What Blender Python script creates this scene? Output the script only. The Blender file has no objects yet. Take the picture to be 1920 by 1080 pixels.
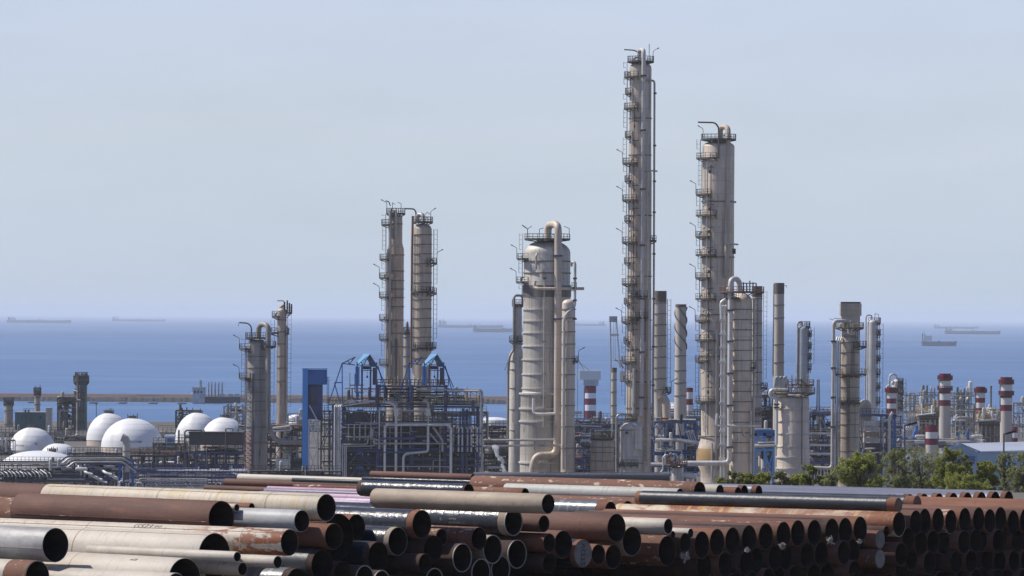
import bpy, math, random
from mathutils import Vector, Matrix
R = math.radians
random.seed(7)
SC = bpy.context.scene
COL = SC.collection
# ---------------------------------------------------------------- camera, sky, sun
F, CAMZ, HX, HY = 10667.0, 12.0, 960.0, 593.0      # focal length in photo pixels, eye height, principal point
ROLL = 0.0062
cr_, sr_ = math.cos(ROLL), math.sin(ROLL)
cam = bpy.data.cameras.new('camera'); camo = bpy.data.objects.new('camera', cam); COL.objects.link(camo)
camo.matrix_world = Matrix(((cr_, -sr_, 0, 0), (0, 0, -1, 0), (sr_, cr_, 0, CAMZ), (0, 0, 0, 1)))
cam.sensor_width = 36; cam.lens = F * 36 / 1920
cam.shift_y = (HY - 540) / 1920
cam.clip_start = 1; cam.clip_end = 400000
SC.camera = camo; SC.cycles.volume_bounces = 4
SC.render.resolution_x, SC.render.resolution_y = 1024, 576
SUN_EL, SUN_BEYOND = R(50), R(11)                    # sun to the left, a little beyond the image plane
S = Vector((-math.cos(SUN_EL) * math.cos(SUN_BEYOND), math.cos(SUN_EL) * math.sin(SUN_BEYOND), math.sin(SUN_EL)))
wd = bpy.data.worlds.new('World'); SC.world = wd; wd.use_nodes = True
wn = wd.node_tree.nodes; wl = wd.node_tree.links
sky = wn.new('ShaderNodeTexSky'); sky.sky_type = 'NISHITA'; sky.sun_disc = False
sky.sun_elevation = SUN_EL; sky.sun_rotation = R(270) + SUN_BEYOND
sky.air_density = 1.0; sky.dust_density = 0.6; sky.ozone_density = 2.0; sky.altitude = 0
gr = wn.new('ShaderNodeMix'); gr.data_type = 'RGBA'; gr.blend_type = 'MULTIPLY'; gr.inputs['Factor'].default_value = 1
gr.inputs['B'].default_value = (1.06, 1.07, 1.42, 1)          # a clearer, bluer seaside sky
wl.new(sky.outputs[0], gr.inputs['A']); 
bg = wn['Background']; wl.new(gr.outputs['Result'], bg.inputs[0]); bg.inputs[1].default_value = 0.072
# the pale band of sea air low over the horizon
tcw = wn.new('ShaderNodeTexCoord'); sx = wn.new('ShaderNodeSeparateXYZ'); wl.new(tcw.outputs['Generated'], sx.inputs[0])
bg2 = wn.new('ShaderNodeBackground'); bg2.inputs[1].default_value = 1.0
rp = wn.new('ShaderNodeValToRGB'); rp.color_ramp.elements[0].position = 0; rp.color_ramp.elements[0].color = (.53, .617, .715, 1)
rp.color_ramp.elements[1].position = 1; rp.color_ramp.elements[1].color = (.565, .645, .79, 1)
e = rp.color_ramp.elements.new(.45); e.color = (.578, .648, .742, 1)
mr = wn.new('ShaderNodeMapRange'); mr.inputs['From Max'].default_value = .062; wl.new(sx.outputs['Z'], mr.inputs['Value'])
nz = wn.new('ShaderNodeTexNoise'); nz.inputs['Scale'].default_value = 1; nz.inputs['Detail'].default_value = 1.8
mpw = wn.new('ShaderNodeMapping'); mpw.inputs['Scale'].default_value = (9, 9, 26); wl.new(tcw.outputs['Generated'], mpw.inputs[0]); wl.new(mpw.outputs[0], nz.inputs[0])
mw = wn.new('ShaderNodeMath'); mw.operation = 'MULTIPLY_ADD'; mw.inputs[1].default_value = .9; wl.new(nz.outputs['Fac'], mw.inputs[0])
sb = wn.new('ShaderNodeMath'); sb.operation = 'SUBTRACT'; sb.inputs[1].default_value = .42; wl.new(mr.outputs[0], sb.inputs[0]); wl.new(sb.outputs[0], mw.inputs[2])
wl.new(mw.outputs[0], rp.inputs[0]); n2 = wn.new('ShaderNodeTexNoise'); n2.inputs['Scale'].default_value = 1; n2.inputs['Detail'].default_value = 5; n2.inputs['Roughness'].default_value = .55
mp2 = wn.new('ShaderNodeMapping'); mp2.inputs['Scale'].default_value = (16, 16, 70); wl.new(tcw.outputs['Generated'], mp2.inputs[0]); wl.new(mp2.outputs[0], n2.inputs[0])
m2 = wn.new('ShaderNodeMapRange'); m2.inputs['From Min'].default_value = .3; m2.inputs['From Max'].default_value = .75; m2.inputs['To Min'].default_value = .985; m2.inputs['To Max'].default_value = 1.055; wl.new(n2.outputs['Fac'], m2.inputs[0])
wl.new(m2.outputs[0], bg2.inputs[1]); wl.new(rp.outputs[0], bg2.inputs[0])
mf = wn.new('ShaderNodeMapRange'); mf.interpolation_type = 'SMOOTHSTEP'; mf.inputs['From Min'].default_value = .07; mf.inputs['From Max'].default_value = .20
wl.new(sx.outputs['Z'], mf.inputs['Value']); mxw = wn.new('ShaderNodeMixShader'); wl.new(mf.outputs[0], mxw.inputs[0])
wl.new(bg2.outputs[0], mxw.inputs[1]); wl.new(bg.outputs[0], mxw.inputs[2]); wl.new(mxw.outputs[0], wn['World Output'].inputs[0])
sun = bpy.data.lights.new('sun', 'SUN'); suno = bpy.data.objects.new('sun', sun); COL.objects.link(suno)
sun.energy = 4.6; sun.angle = R(0.5); sun.color = (1, .95, .87)
suno.rotation_mode = 'QUATERNION'; suno.rotation_quaternion = S.to_track_quat('Z', 'Y')
suno.location = (0, 0, 200)
SC.view_settings.view_transform = 'Standard'; SC.view_settings.look = 'None'
SC.view_settings.exposure = 0.0; SC.view_settings.gamma = 1

def W(px, py, D):
    u = (px - HX) / F; v = -(py - HY) / F
    return Vector((D * (u * cr_ - v * sr_), D, CAMZ + D * (u * sr_ + v * cr_)))

# ---------------------------------------------------------------- materials
def mk(name, base, rough=.6, metal=0., layers=(), bump=0., bscale=3., rand=0., spec=.4):
    """layers: (kind, scale xyz, colour, lo, hi, amount[, axis range])"""
    m = bpy.data.materials.new(name); m.use_nodes = True
    nt = m.node_tree; n = nt.nodes; l = nt.links
    b = n['Principled BSDF']; b.inputs['Roughness'].default_value = rough; b.inputs['Metallic'].default_value = metal
    b.inputs['Specular IOR Level'].default_value = spec
    tc = n.new('ShaderNodeTexCoord'); oi = n.new('ShaderNodeObjectInfo')
    off = n.new('ShaderNodeVectorMath'); off.operation = 'SCALE'
    cmb = n.new('ShaderNodeCombineXYZ')
    for i in range(3): cmb.inputs[i].default_value = (17.3, 9.1, 23.7)[i]
    l.new(cmb.outputs[0], off.inputs[0]); l.new(oi.outputs['Random'], off.inputs['Scale'])
    add = n.new('ShaderNodeVectorMath'); l.new(tc.outputs['Object'], add.inputs[0]); l.new(off.outputs[0], add.inputs[1])
    col = n.new('ShaderNodeRGB'); col.outputs[0].default_value = (*base, 1); cur = col.outputs[0]
    for ly in layers:
        kind, sc, c, lo, hi, amt = ly[:6]
        mp = n.new('ShaderNodeMapping'); mp.inputs['Scale'].default_value = sc
        l.new(add.outputs[0], mp.inputs['Vector'])
        if kind == 'noise':
            t = n.new('ShaderNodeTexNoise'); t.inputs['Scale'].default_value = 1; t.inputs['Detail'].default_value = 6
            t.inputs['Roughness'].default_value = .62
            fac = t.outputs['Fac']
        elif kind == 'wave':
            t = n.new('ShaderNodeTexWave'); t.inputs['Scale'].default_value = 1; t.inputs['Distortion'].default_value = 1.2
            t.inputs['Detail'].default_value = 2; t.bands_direction = ly[7] if len(ly) > 7 else 'X'
            fac = t.outputs['Fac']
        elif kind == 'vor':
            t = n.new('ShaderNodeTexVoronoi'); t.inputs['Scale'].default_value = 1; fac = t.outputs['Distance']
        elif kind == 'panel':                              # cladding sheets wrapped round the axis: (sheets round, -, rows per metre)
            s3 = n.new('ShaderNodeSeparateXYZ'); l.new(tc.outputs['Object'], s3.inputs[0])
            at = n.new('ShaderNodeMath'); at.operation = 'ARCTAN2'; l.new(s3.outputs['Y'], at.inputs[0]); l.new(s3.outputs['X'], at.inputs[1])
            au = n.new('ShaderNodeMath'); au.operation = 'MULTIPLY'; au.inputs[1].default_value = sc[0] / 6.2832; l.new(at.outputs[0], au.inputs[0])
            av = n.new('ShaderNodeMath'); av.operation = 'MULTIPLY'; av.inputs[1].default_value = sc[2]; l.new(s3.outputs['Z'], av.inputs[0])
            c3 = n.new('ShaderNodeCombineXYZ'); l.new(au.outputs[0], c3.inputs[0]); l.new(av.outputs[0], c3.inputs[1])
            t = n.new('ShaderNodeTexBrick'); t.inputs['Scale'].default_value = 1; t.inputs['Brick Width'].default_value = 1; t.inputs['Row Height'].default_value = 1
            t.inputs['Color1'].default_value = (0, 0, 0, 1); t.inputs['Color2'].default_value = (.75, .75, .75, 1); t.inputs['Mortar'].default_value = (1.3, 1.3, 1.3, 1); t.inputs['Mortar Size'].default_value = .03
            l.new(c3.outputs[0], t.inputs['Vector']); fac = t.outputs['Color']
        if kind != 'panel': l.new(mp.outputs[0], t.inputs['Vector'])
        mr = n.new('ShaderNodeMapRange'); mr.interpolation_type = 'SMOOTHSTEP'
        mr.inputs['From Min'].default_value = lo; mr.inputs['From Max'].default_value = hi
        mr.inputs['To Max'].default_value = amt
        l.new(fac, mr.inputs['Value']); f = mr.outputs[0]
        if len(ly) > 6 and ly[6]:
            ax, a, bb = ly[6]
            sx = n.new('ShaderNodeSeparateXYZ'); l.new(tc.outputs['Object'], sx.inputs[0])
            nz = n.new('ShaderNodeTexNoise'); nz.inputs['Scale'].default_value = 1.4; nz.inputs['Detail'].default_value = 4
            l.new(add.outputs[0], nz.inputs['Vector'])
            wob = n.new('ShaderNodeMath'); wob.operation = 'MULTIPLY_ADD'; wob.inputs[1].default_value = (bb - a) * 1.2
            l.new(nz.outputs['Fac'], wob.inputs[0]); l.new(sx.outputs[ax], wob.inputs[2])
            m2 = n.new('ShaderNodeMapRange'); m2.inputs['From Min'].default_value = a + (bb - a) * .6; m2.inputs['From Max'].default_value = bb + (bb - a) * .6
            l.new(wob.outputs[0], m2.inputs['Value'])
            mu = n.new('ShaderNodeMath'); mu.operation = 'MULTIPLY'; l.new(f, mu.inputs[0]); l.new(m2.outputs[0], mu.inputs[1]); f = mu.outputs[0]
        mx = n.new('ShaderNodeMix'); mx.data_type = 'RGBA'
        l.new(f, mx.inputs['Factor']); l.new(cur, mx.inputs['A']); mx.inputs['B'].default_value = (*c, 1)
        cur = mx.outputs['Result']
    if rand:
        hs = n.new('ShaderNodeHueSaturation'); mr = n.new('ShaderNodeMapRange')
        mr.inputs['To Min'].default_value = 1 - rand; mr.inputs['To Max'].default_value = 1 + rand
        l.new(oi.outputs['Random'], mr.inputs['Value']); l.new(mr.outputs[0], hs.inputs['Value'])
        l.new(cur, hs.inputs['Color']); cur = hs.outputs[0]
    l.new(cur, b.inputs['Base Color'])
    if bump:
        t = n.new('ShaderNodeTexNoise'); t.inputs['Scale'].default_value = bscale; t.inputs['Detail'].default_value = 5
        l.new(add.outputs[0], t.inputs['Vector'])
        bp = n.new('ShaderNodeBump'); bp.inputs['Strength'].default_value = bump; bp.inputs['Distance'].default_value = .05
        l.new(t.outputs['Fac'], bp.inputs['Height']); l.new(bp.outputs[0], b.inputs['Normal'])
    return m
M = {}
def clad(name, base, stain=(.10, .075, .055), st=.75, warm=(.46, .38, .29)):
    M[name] = mk(name, base, .55, .15, [
        ('panel', (11, 1, .42), tuple(c * .55 for c in base), .1, 1.25, .5),
        ('noise', (.35, .35, .09), tuple(c * .72 for c in base), .42, .68, .8),
        ('noise', (2.2, 2.2, .07), stain, .52, .74, st), ('noise', (.9, .9, .35), stain, .60, .72, st * .8), ('noise', (1.6, 1.6, .05), tuple(min(1, c * 1.3) for c in base), .56, .7, .5),
        ('noise', (.16, .16, .12), warm, .52, .72, .45),
        ('noise', (5, 5, 1.2), tuple(min(1, c * 1.25) for c in base), .58, .75, .5)], rand=.06)
clad('clad_grey', (.62, .575, .50), st=.6); clad('clad_tan', (.69, .585, .47), st=.6, warm=(.46, .34, .24)); clad('clad_brown', (.56, .465, .365), st=.7)
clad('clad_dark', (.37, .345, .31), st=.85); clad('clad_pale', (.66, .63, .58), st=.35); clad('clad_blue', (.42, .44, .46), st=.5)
clad('clad_green', (.10, .17, .165), st=.5)
M['soot'] = mk('sooty_steel', (.155, .13, .11), .75, 0, [('noise', (.6, .6, .2), (.22, .18, .14), .5, .7, .7)])
M['ring'] = mk('ring_steel', (.20, .18, .155), .6, .2, [('noise', (.8, .8, .8), (.11, .08, .06), .45, .7, .8)])
M['deck'] = mk('dark_steel', (.085, .078, .072), .7, .2, [('noise', (.7, .7, .7), (.16, .09, .05), .55, .72, .6)])
M['rail'] = mk('rail_steel', (.13, .12, .105), .6, .2, [('noise', (.7, .7, .7), (.20, .11, .06), .55, .72, .6)])
M['railpale'] = mk('pale_rail', (.38, .37, .35), .55, .3)
M['railyel'] = mk('yellowed_rail', (.32, .24, .10), .6, .1, [('noise', (.5, .5, .5), (.16, .12, .08), .5, .65, .8)])
M['railrust'] = mk('rusty_rail', (.26, .13, .07), .7, .1, [('noise', (.4, .4, .4), (.14, .11, .09), .5, .65, .8)])
M['pipe'] = mk('galvanised_pipe', (.48, .46, .43), .45, .35, [('noise', (.4, .4, .4), (.24, .21, .18), .5, .7, .7)], rand=.18)
M['pipew'] = mk('bright_cladding_pipe', (.70, .68, .64), .45, .25, [('noise', (.5, .5, .5), (.40, .36, .31), .5, .7, .6)], rand=.15)
M['piped'] = mk('dark_pipe', (.15, .145, .14), .5, .3, [('noise', (.5, .5, .5), (.09, .07, .06), .5, .7, .6)], rand=.2)
M['pipeo'] = mk('ochre_pipe', (.42, .27, .12), .6, .1, [('noise', (.4, .4, .4), (.22, .15, .09), .5, .7, .7)], rand=.2)
M['conduit'] = mk('slate_pipeline', (.17, .175, .185), .5, .2, [('noise', (.2, .6, .6), (.12, .12, .125), .45, .7, .7)])
M['blue'] = mk('blue_paint', (.075, .18, .43), .55, 0, [('noise', (.3, .3, .3), (.03, .07, .18), .45, .7, .7), ('noise', (1.5, 1.5, .3), (.12, .12, .14), .6, .78, .6)])
M['bright'] = mk('sky_blue_and_sunlit_blue', (.14, .36, .76), .5, 0, [('noise', (.3, .3, .15), (.11, .30, .66), .45, .7, .7), ('noise', (2, 2, .15), (.18, .30, .48), .6, .8, .5)])  # sky blue paint; on the stair tower it paints in the sunlit side
M['roofblue'] = mk('pale_blue_sheet', (.17, .36, .56), .45, .1, [('wave', (4, 0, 0), (.11, .27, .45), .5, .9, .7), ('noise', (.5, .5, .5), (.12, .25, .40), .5, .7, .6)])
M['navy'] = mk('navy_steel', (.105, .125, .235), .6, 0, [('noise', (.5, .5, .3), (.08, .085, .12), .5, .7, .7), ('noise', (1.5, 1.5, .4), (.13, .10, .08), .66, .8, .6)])
M['dark'] = mk('dark_plate', (.12, .115, .115), .7, .1, [('noise', (.25, .25, .15), (.10, .09, .08), .45, .7, .8), ('noise', (1, 1, .2), (.10, .06, .04), .6, .75, .6)])
M['duct'] = mk('weathered_casing', (.19, .175, .16), .65, .15, [('panel', (9, 1, .5), (.09, .085, .08), .1, 1.2, .6), ('noise', (.25, .25, .15), (.085, .08, .08), .45, .7, .8), ('noise', (1.2, 1.2, .2), (.11, .065, .04), .6, .75, .6)])
M['white'] = mk('white_paint', (.80, .80, .79), .5, 0, [('noise', (.3, .3, .03), (.60, .565, .52), .52, .72, .6), ('panel', (26, 1, .45), (.66, .65, .64), .1, 1.25, .35), ('noise', (.06, .06, .2), (.70, .69, .67), .5, .75, .7), ('noise', (1.5, 1.5, .1), (.62, .57, .50), .64, .8, .5)])
M['skirt'] = mk('beige_skirt', (.58, .47, .39), .75, 0, [('noise', (.7, .7, .05), (.33, .21, .16), .52, .72, .8), ('noise', (.2, .2, .2), (.68, .60, .52), .5, .7, .6)])
M['red'] = mk('dark_red_paint', (.165, .012, .032), .55, 0, [('noise', (.3, .3, .3), (.10, .022, .03), .5, .7, .6), ('noise', (1.5, 1.5, .15), (.22, .07, .08), .66, .8, .4)])
M['stripe_white'] = mk('white_stripe_paint', (.72, .70, .67), .55, 0, [('noise', (1.2, 1.2, .12), (.45, .38, .32), .58, .78, .6)])
M['conc'] = mk('concrete', (.52, .475, .415), .85, 0, [('noise', (.3, .3, .08), (.40, .35, .295), .45, .7, .8), ('noise', (1.4, 1.4, .08), (.20, .165, .135), .6, .8, .6)])
M['gravel'] = mk('gravel_ground', (.135, .122, .105), .95, 0, [('noise', (.02, .02, .02), (.085, .08, .075), .4, .65, .9), ('noise', (.6, .6, .6), (.19, .17, .145), .5, .7, .6), ('noise', (.05, .008, .02), (.26, .245, .22), .58, .66, .7)], bump=.4, bscale=2)
M['gap_light'] = mk('pale_gap_light', (.44, .40, .35), .9, 0, [('noise', (6, 6, 6), (.25, .2, .16), .45, .65, .9)])  # pale colour standing for sunlight seen between the pipes
M['black'] = mk('black_lettering', (.03, .03, .032), .7)
M['greenshed'] = mk('green_cladding', (.075, .155, .165), .6, 0, [('noise', (.15, .15, .08), (.06, .12, .13), .45, .7, .8)])
M['roofwhite'] = mk('pale_sheet_roof', (.76, .80, .85), .5, .1, [('wave', (.5, 0, 0), (.68, .73, .80), .6, .9, .7)])
M['shedwall'] = mk('pale_blue_wall', (.33, .46, .62), .6, 0, [('wave', (1.2, 0, 0), (.27, .40, .56), .6, .9, .7)])
M['glass'] = mk('dark_window', (.03, .04, .055), .15)
M['rock'] = mk('breakwater_stone', (.15, .088, .072), .9, 0, [('noise', (.05, .2, .6), (.065, .06, .06), .45, .65, .9), ('noise', (.01, .05, .05), (.19, .115, .09), .5, .7, .6)])
M['rockd'] = mk('dark_rock', (.075, .078, .085), .9, 0, [('noise', (.06, .3, .6), (.12, .115, .11), .5, .68, .9)])
M['hull'] = mk('ship_hull', (.15, .17, .21), .6, 0, [('noise', (.02, .02, .1), (.10, .06, .05), .55, .7, .6)])
M['shipw'] = mk('ship_white', (.55, .55, .54), .5)
M['crane'] = mk('crane_paint', (.62, .60, .56), .5, 0, [('noise', (.1, .1, .1), (.5, .33, .2), .55, .7, .8)])
M['cranered'] = mk('crane_red', (.35, .06, .05), .5)
M['lamp'] = mk('lamp_grey', (.11, .11, .115), .5, .3)
M['lampblack'] = mk('lamp_head_black', (.02, .02, .022), .5)
M['bark'] = mk('bark', (.13, .095, .065), .9, 0, [('noise', (4, 4, .6), (.07, .05, .035), .45, .65, .9)])
M['leaf'] = mk('leaf_green', (.33, .35, .085), .6, 0, [('noise', (.5, .5, .5), (.29, .30, .09), .45, .65, .9), ('noise', (.35, .35, .35), (.13, .165, .05), .52, .68, .8)], rand=.12, spec=.2)
M['leafd'] = mk('leaf_olive', (.285, .30, .13), .6, 0, [('noise', (.5, .5, .5), (.25, .26, .125), .45, .65, .9), ('noise', (.35, .35, .35), (.11, .13, .06), .52, .68, .8)], rand=.12, spec=.2)
for k in ('leaf', 'leafd'):
    nt = M[k].node_tree; b = nt.nodes['Principled BSDF']; tr = nt.nodes.new('ShaderNodeBsdfTranslucent'); mxs = nt.nodes.new('ShaderNodeMixShader')
    src = b.inputs['Base Color'].links[0].from_socket
    nt.links.new(src, tr.inputs[0]); mxs.inputs[0].default_value = .5
    nt.links.new(b.outputs[0], mxs.inputs[1]); nt.links.new(tr.outputs[0], mxs.inputs[2]); nt.links.new(mxs.outputs[0], nt.nodes['Material Output'].inputs[0])
# stock pipe surfaces: object X runs along the pipe, the mouth is x = 0
def pm(key, name, base, rough, layers, metal=0., rand=.12, spec=.4, bump=.15):
    k = .5 if max(base) > .08 else 1.8
    layers = list(layers) + [('noise', (7, .7, .7), tuple(c * (k + .1) for c in base), .54, .70, .5), ('noise', (.7, 9, 9), tuple(min(1, c * 1.35) for c in base), .58, .74, .5), ('noise', (11, 11, 11), tuple(c * k for c in base), .58, .70, .5), ('noise', (.6, .9, .9), tuple(c * (k + .2) for c in base), .48, .68, .5)]
    M[key] = mk(name, base, rough, metal, layers, bump=bump * 1.6, bscale=5, rand=rand, spec=spec)
RU, RD, RO = (.235, .085, .042), (.115, .046, .030), (.34, .125, .045)
pm('p_brown', 'brown_rust', (.150, .076, .054), .78, [('noise', (.12, 1.2, 1.2), (.10, .05, .038), .4, .68, .9), ('noise', (.5, 3, 3), (.21, .095, .06), .52, .72, .6), ('noise', (.15, 9, 9), (.28, .16, .11), .66, .8, .5)])
pm('p_orange', 'orange_rust', (.225, .098, .056), .8, [('noise', (.15, 1.2, 1.2), (.155, .068, .042), .42, .66, .9), ('noise', (.3, 4, 4), (.32, .17, .095), .58, .76, .6), ('noise', (2.5, 2.5, 2.5), (.14, .06, .04), .58, .75, .6)])
pm('p_dark', 'shade_darkened_brown_rust', (.070, .040, .030), .85, [('noise', (.2, 1.2, 1.2), (.045, .028, .022), .42, .66, .9), ('noise', (2.5, 2.5, 2.5), (.12, .068, .045), .56, .75, .6)])  # brown rust, its colour darkened further to deepen the shade of the heap
pm('p_cream', 'cream_paint', (.55, .49, .405), .6, [('noise', (.35, 1.2, 1.2), (.50, .43, .345), .45, .7, .8), ('noise', (4, 1.2, 1.2), (.44, .35, .25), .6, .78, .5), ('noise', (1.2, 6, 6), (.25, .15, .09), .68, .78, .7)], rand=.06)
pm('p_band', 'cream_paint_yellow_banded', (.55, .48, .375), .6, [('noise', (.35, 1.2, 1.2), (.50, .42, .32), .45, .7, .8), ('noise', (1.1, .5, .5), (.52, .40, .20), .45, .62, .6), ('noise', (8, .12, .12), (.44, .29, .10), .56, .62, .8), ('noise', (15, .4, .4), (.28, .16, .06), .62, .67, .7), ('noise', (1.5, 5, 5), (.40, .37, .32), .52, .7, .6)], rand=.04)
pm('p_crust', 'cream_paint_rust_patched', (.56, .49, .395), .62, [('noise', (.35, 1.2, 1.2), (.52, .44, .34), .45, .7, .7), ('noise', (1.1, 2.6, 2.6), (.27, .085, .035), .47, .54, 1, (0, -5.5, -2.6)), ('noise', (6, 6, 6), (.34, .14, .06), .60, .68, .9)], rand=.04)
pm('p_flaky', 'flaking_rust_over_white', (.165, .078, .05), .8, [('noise', (.3, 2, 2), (.215, .10, .06), .45, .65, .8), ('noise', (2.2, 5, 5), (.58, .48, .38), .575, .64, .85), ('noise', (.2, 6, 6), (.13, .06, .04), .55, .7, .7)])
pm('p_stripe', 'cream_and_rust_striped', (.60, .50, .37), .65, [('noise', (.25, .6, .6), (.25, .09, .04), .46, .54, 1), ('noise', (3.5, .5, .5), (.52, .30, .09), .54, .62, .8), ('noise', (4, 7, 7), (.55, .44, .32), .6, .68, .7)], rand=.05)
pm('p_grey', 'bare_grey_steel', (.40, .39, .37), .55, [('noise', (.5, 1.6, 1.6), (.26, .25, .24), .42, .68, .9), ('noise', (3, 3, 3), (.42, .40, .37), .58, .75, .6), ('noise', (.2, 5, 5), (.25, .17, .12), .64, .8, .5)], metal=.1, rand=.06)
pm('p_pale', 'pale_grey_paint', (.47, .47, .45), .5, [('noise', (.3, 1.6, 1.6), (.38, .375, .36), .42, .68, .8), ('noise', (.6, 3, 3), (.40, .32, .25), .6, .75, .5)], rand=.05)
pm('p_tan', 'tan_primer', (.40, .32, .235), .65, [('noise', (.4, 1.2, 1.2), (.30, .23, .165), .42, .68, .9), ('noise', (.7, 2, 2), (.47, .41, .33), .56, .72, .7), ('noise', (2, 5, 5), (.22, .12, .07), .66, .78, .6)], rand=.04)
pm('p_green', 'pale_green_grey_paint', (.46, .465, .42), .6, [('noise', (.2, 1.6, 1.6), (.40, .36, .29), .45, .7, .8), ('noise', (.5, 4, 4), (.25, .17, .11), .64, .78, .6)], rand=.04)
pm('p_pink', 'faded_pink_coating', (.55, .36, .47), .55, [('noise', (.1, 5, 5), (.62, .52, .58), .48, .6, .9), ('noise', (.1, 7, 7), (.40, .13, .22), .6, .68, .9)], rand=.12)
pm('p_black', 'black_pipe_coating', (.022, .024, .030), .30, [('noise', (.3, 3, 3), (.045, .048, .056), .48, .7, .8), ('noise', (9, .8, .8), (.13, .13, .13), .6, .72, .6), ('noise', (5, 8, 8), (.25, .24, .22), .70, .76, .7)], spec=.55, bump=.35)
pm('p_matt', 'matt_black_coating', (.026, .029, .036), .42, [('noise', (.3, 2, 2), (.038, .042, .05), .45, .7, .8), ('noise', (3, 6, 6), (.33, .31, .28), .72, .76, .8)], spec=.4)
pm('p_lilac', 'faded_grey_coating', (.20, .20, .235), .45, [('noise', (.15, 4, 4), (.12, .12, .15), .45, .65, .9), ('noise', (3, 6, 6), (.30, .29, .30), .64, .76, .6)], spec=.5)
pm('p_silver', 'silvery_black_coating', (.16, .165, .175), .32, [('noise', (5, .8, .8), (.36, .36, .36), .5, .64, .8), ('noise', (.15, 1.5, 1.5), (.05, .055, .07), .52, .62, .9), ('noise', (.3, 1, 1), (.32, .17, .07), .6, .7, .7)], metal=.2, spec=.6)
pm('p_in', 'shade_darkened_inside', (.030, .022, .018), .95, [('noise', (.5, 2, 2), (.055, .036, .028), .45, .7, .8)])  # inner wall colour lowered to paint in the shade of the mouths
pm('p_rim', 'bright_cut_edge', (.34, .31, .27), .5, [('noise', (3, 3, 3), (.40, .33, .26), .5, .7, .7)])
pm('p_cap', 'grey_end_cap', (.21, .20, .185), .7, [('noise', (1, 3, 3), (.14, .13, .115), .42, .68, .9)])
pm('p_capb', 'brown_end_cap', (.19, .12, .085), .75, [('noise', (1, 3, 3), (.13, .08, .06), .42, .68, .9)])

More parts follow.
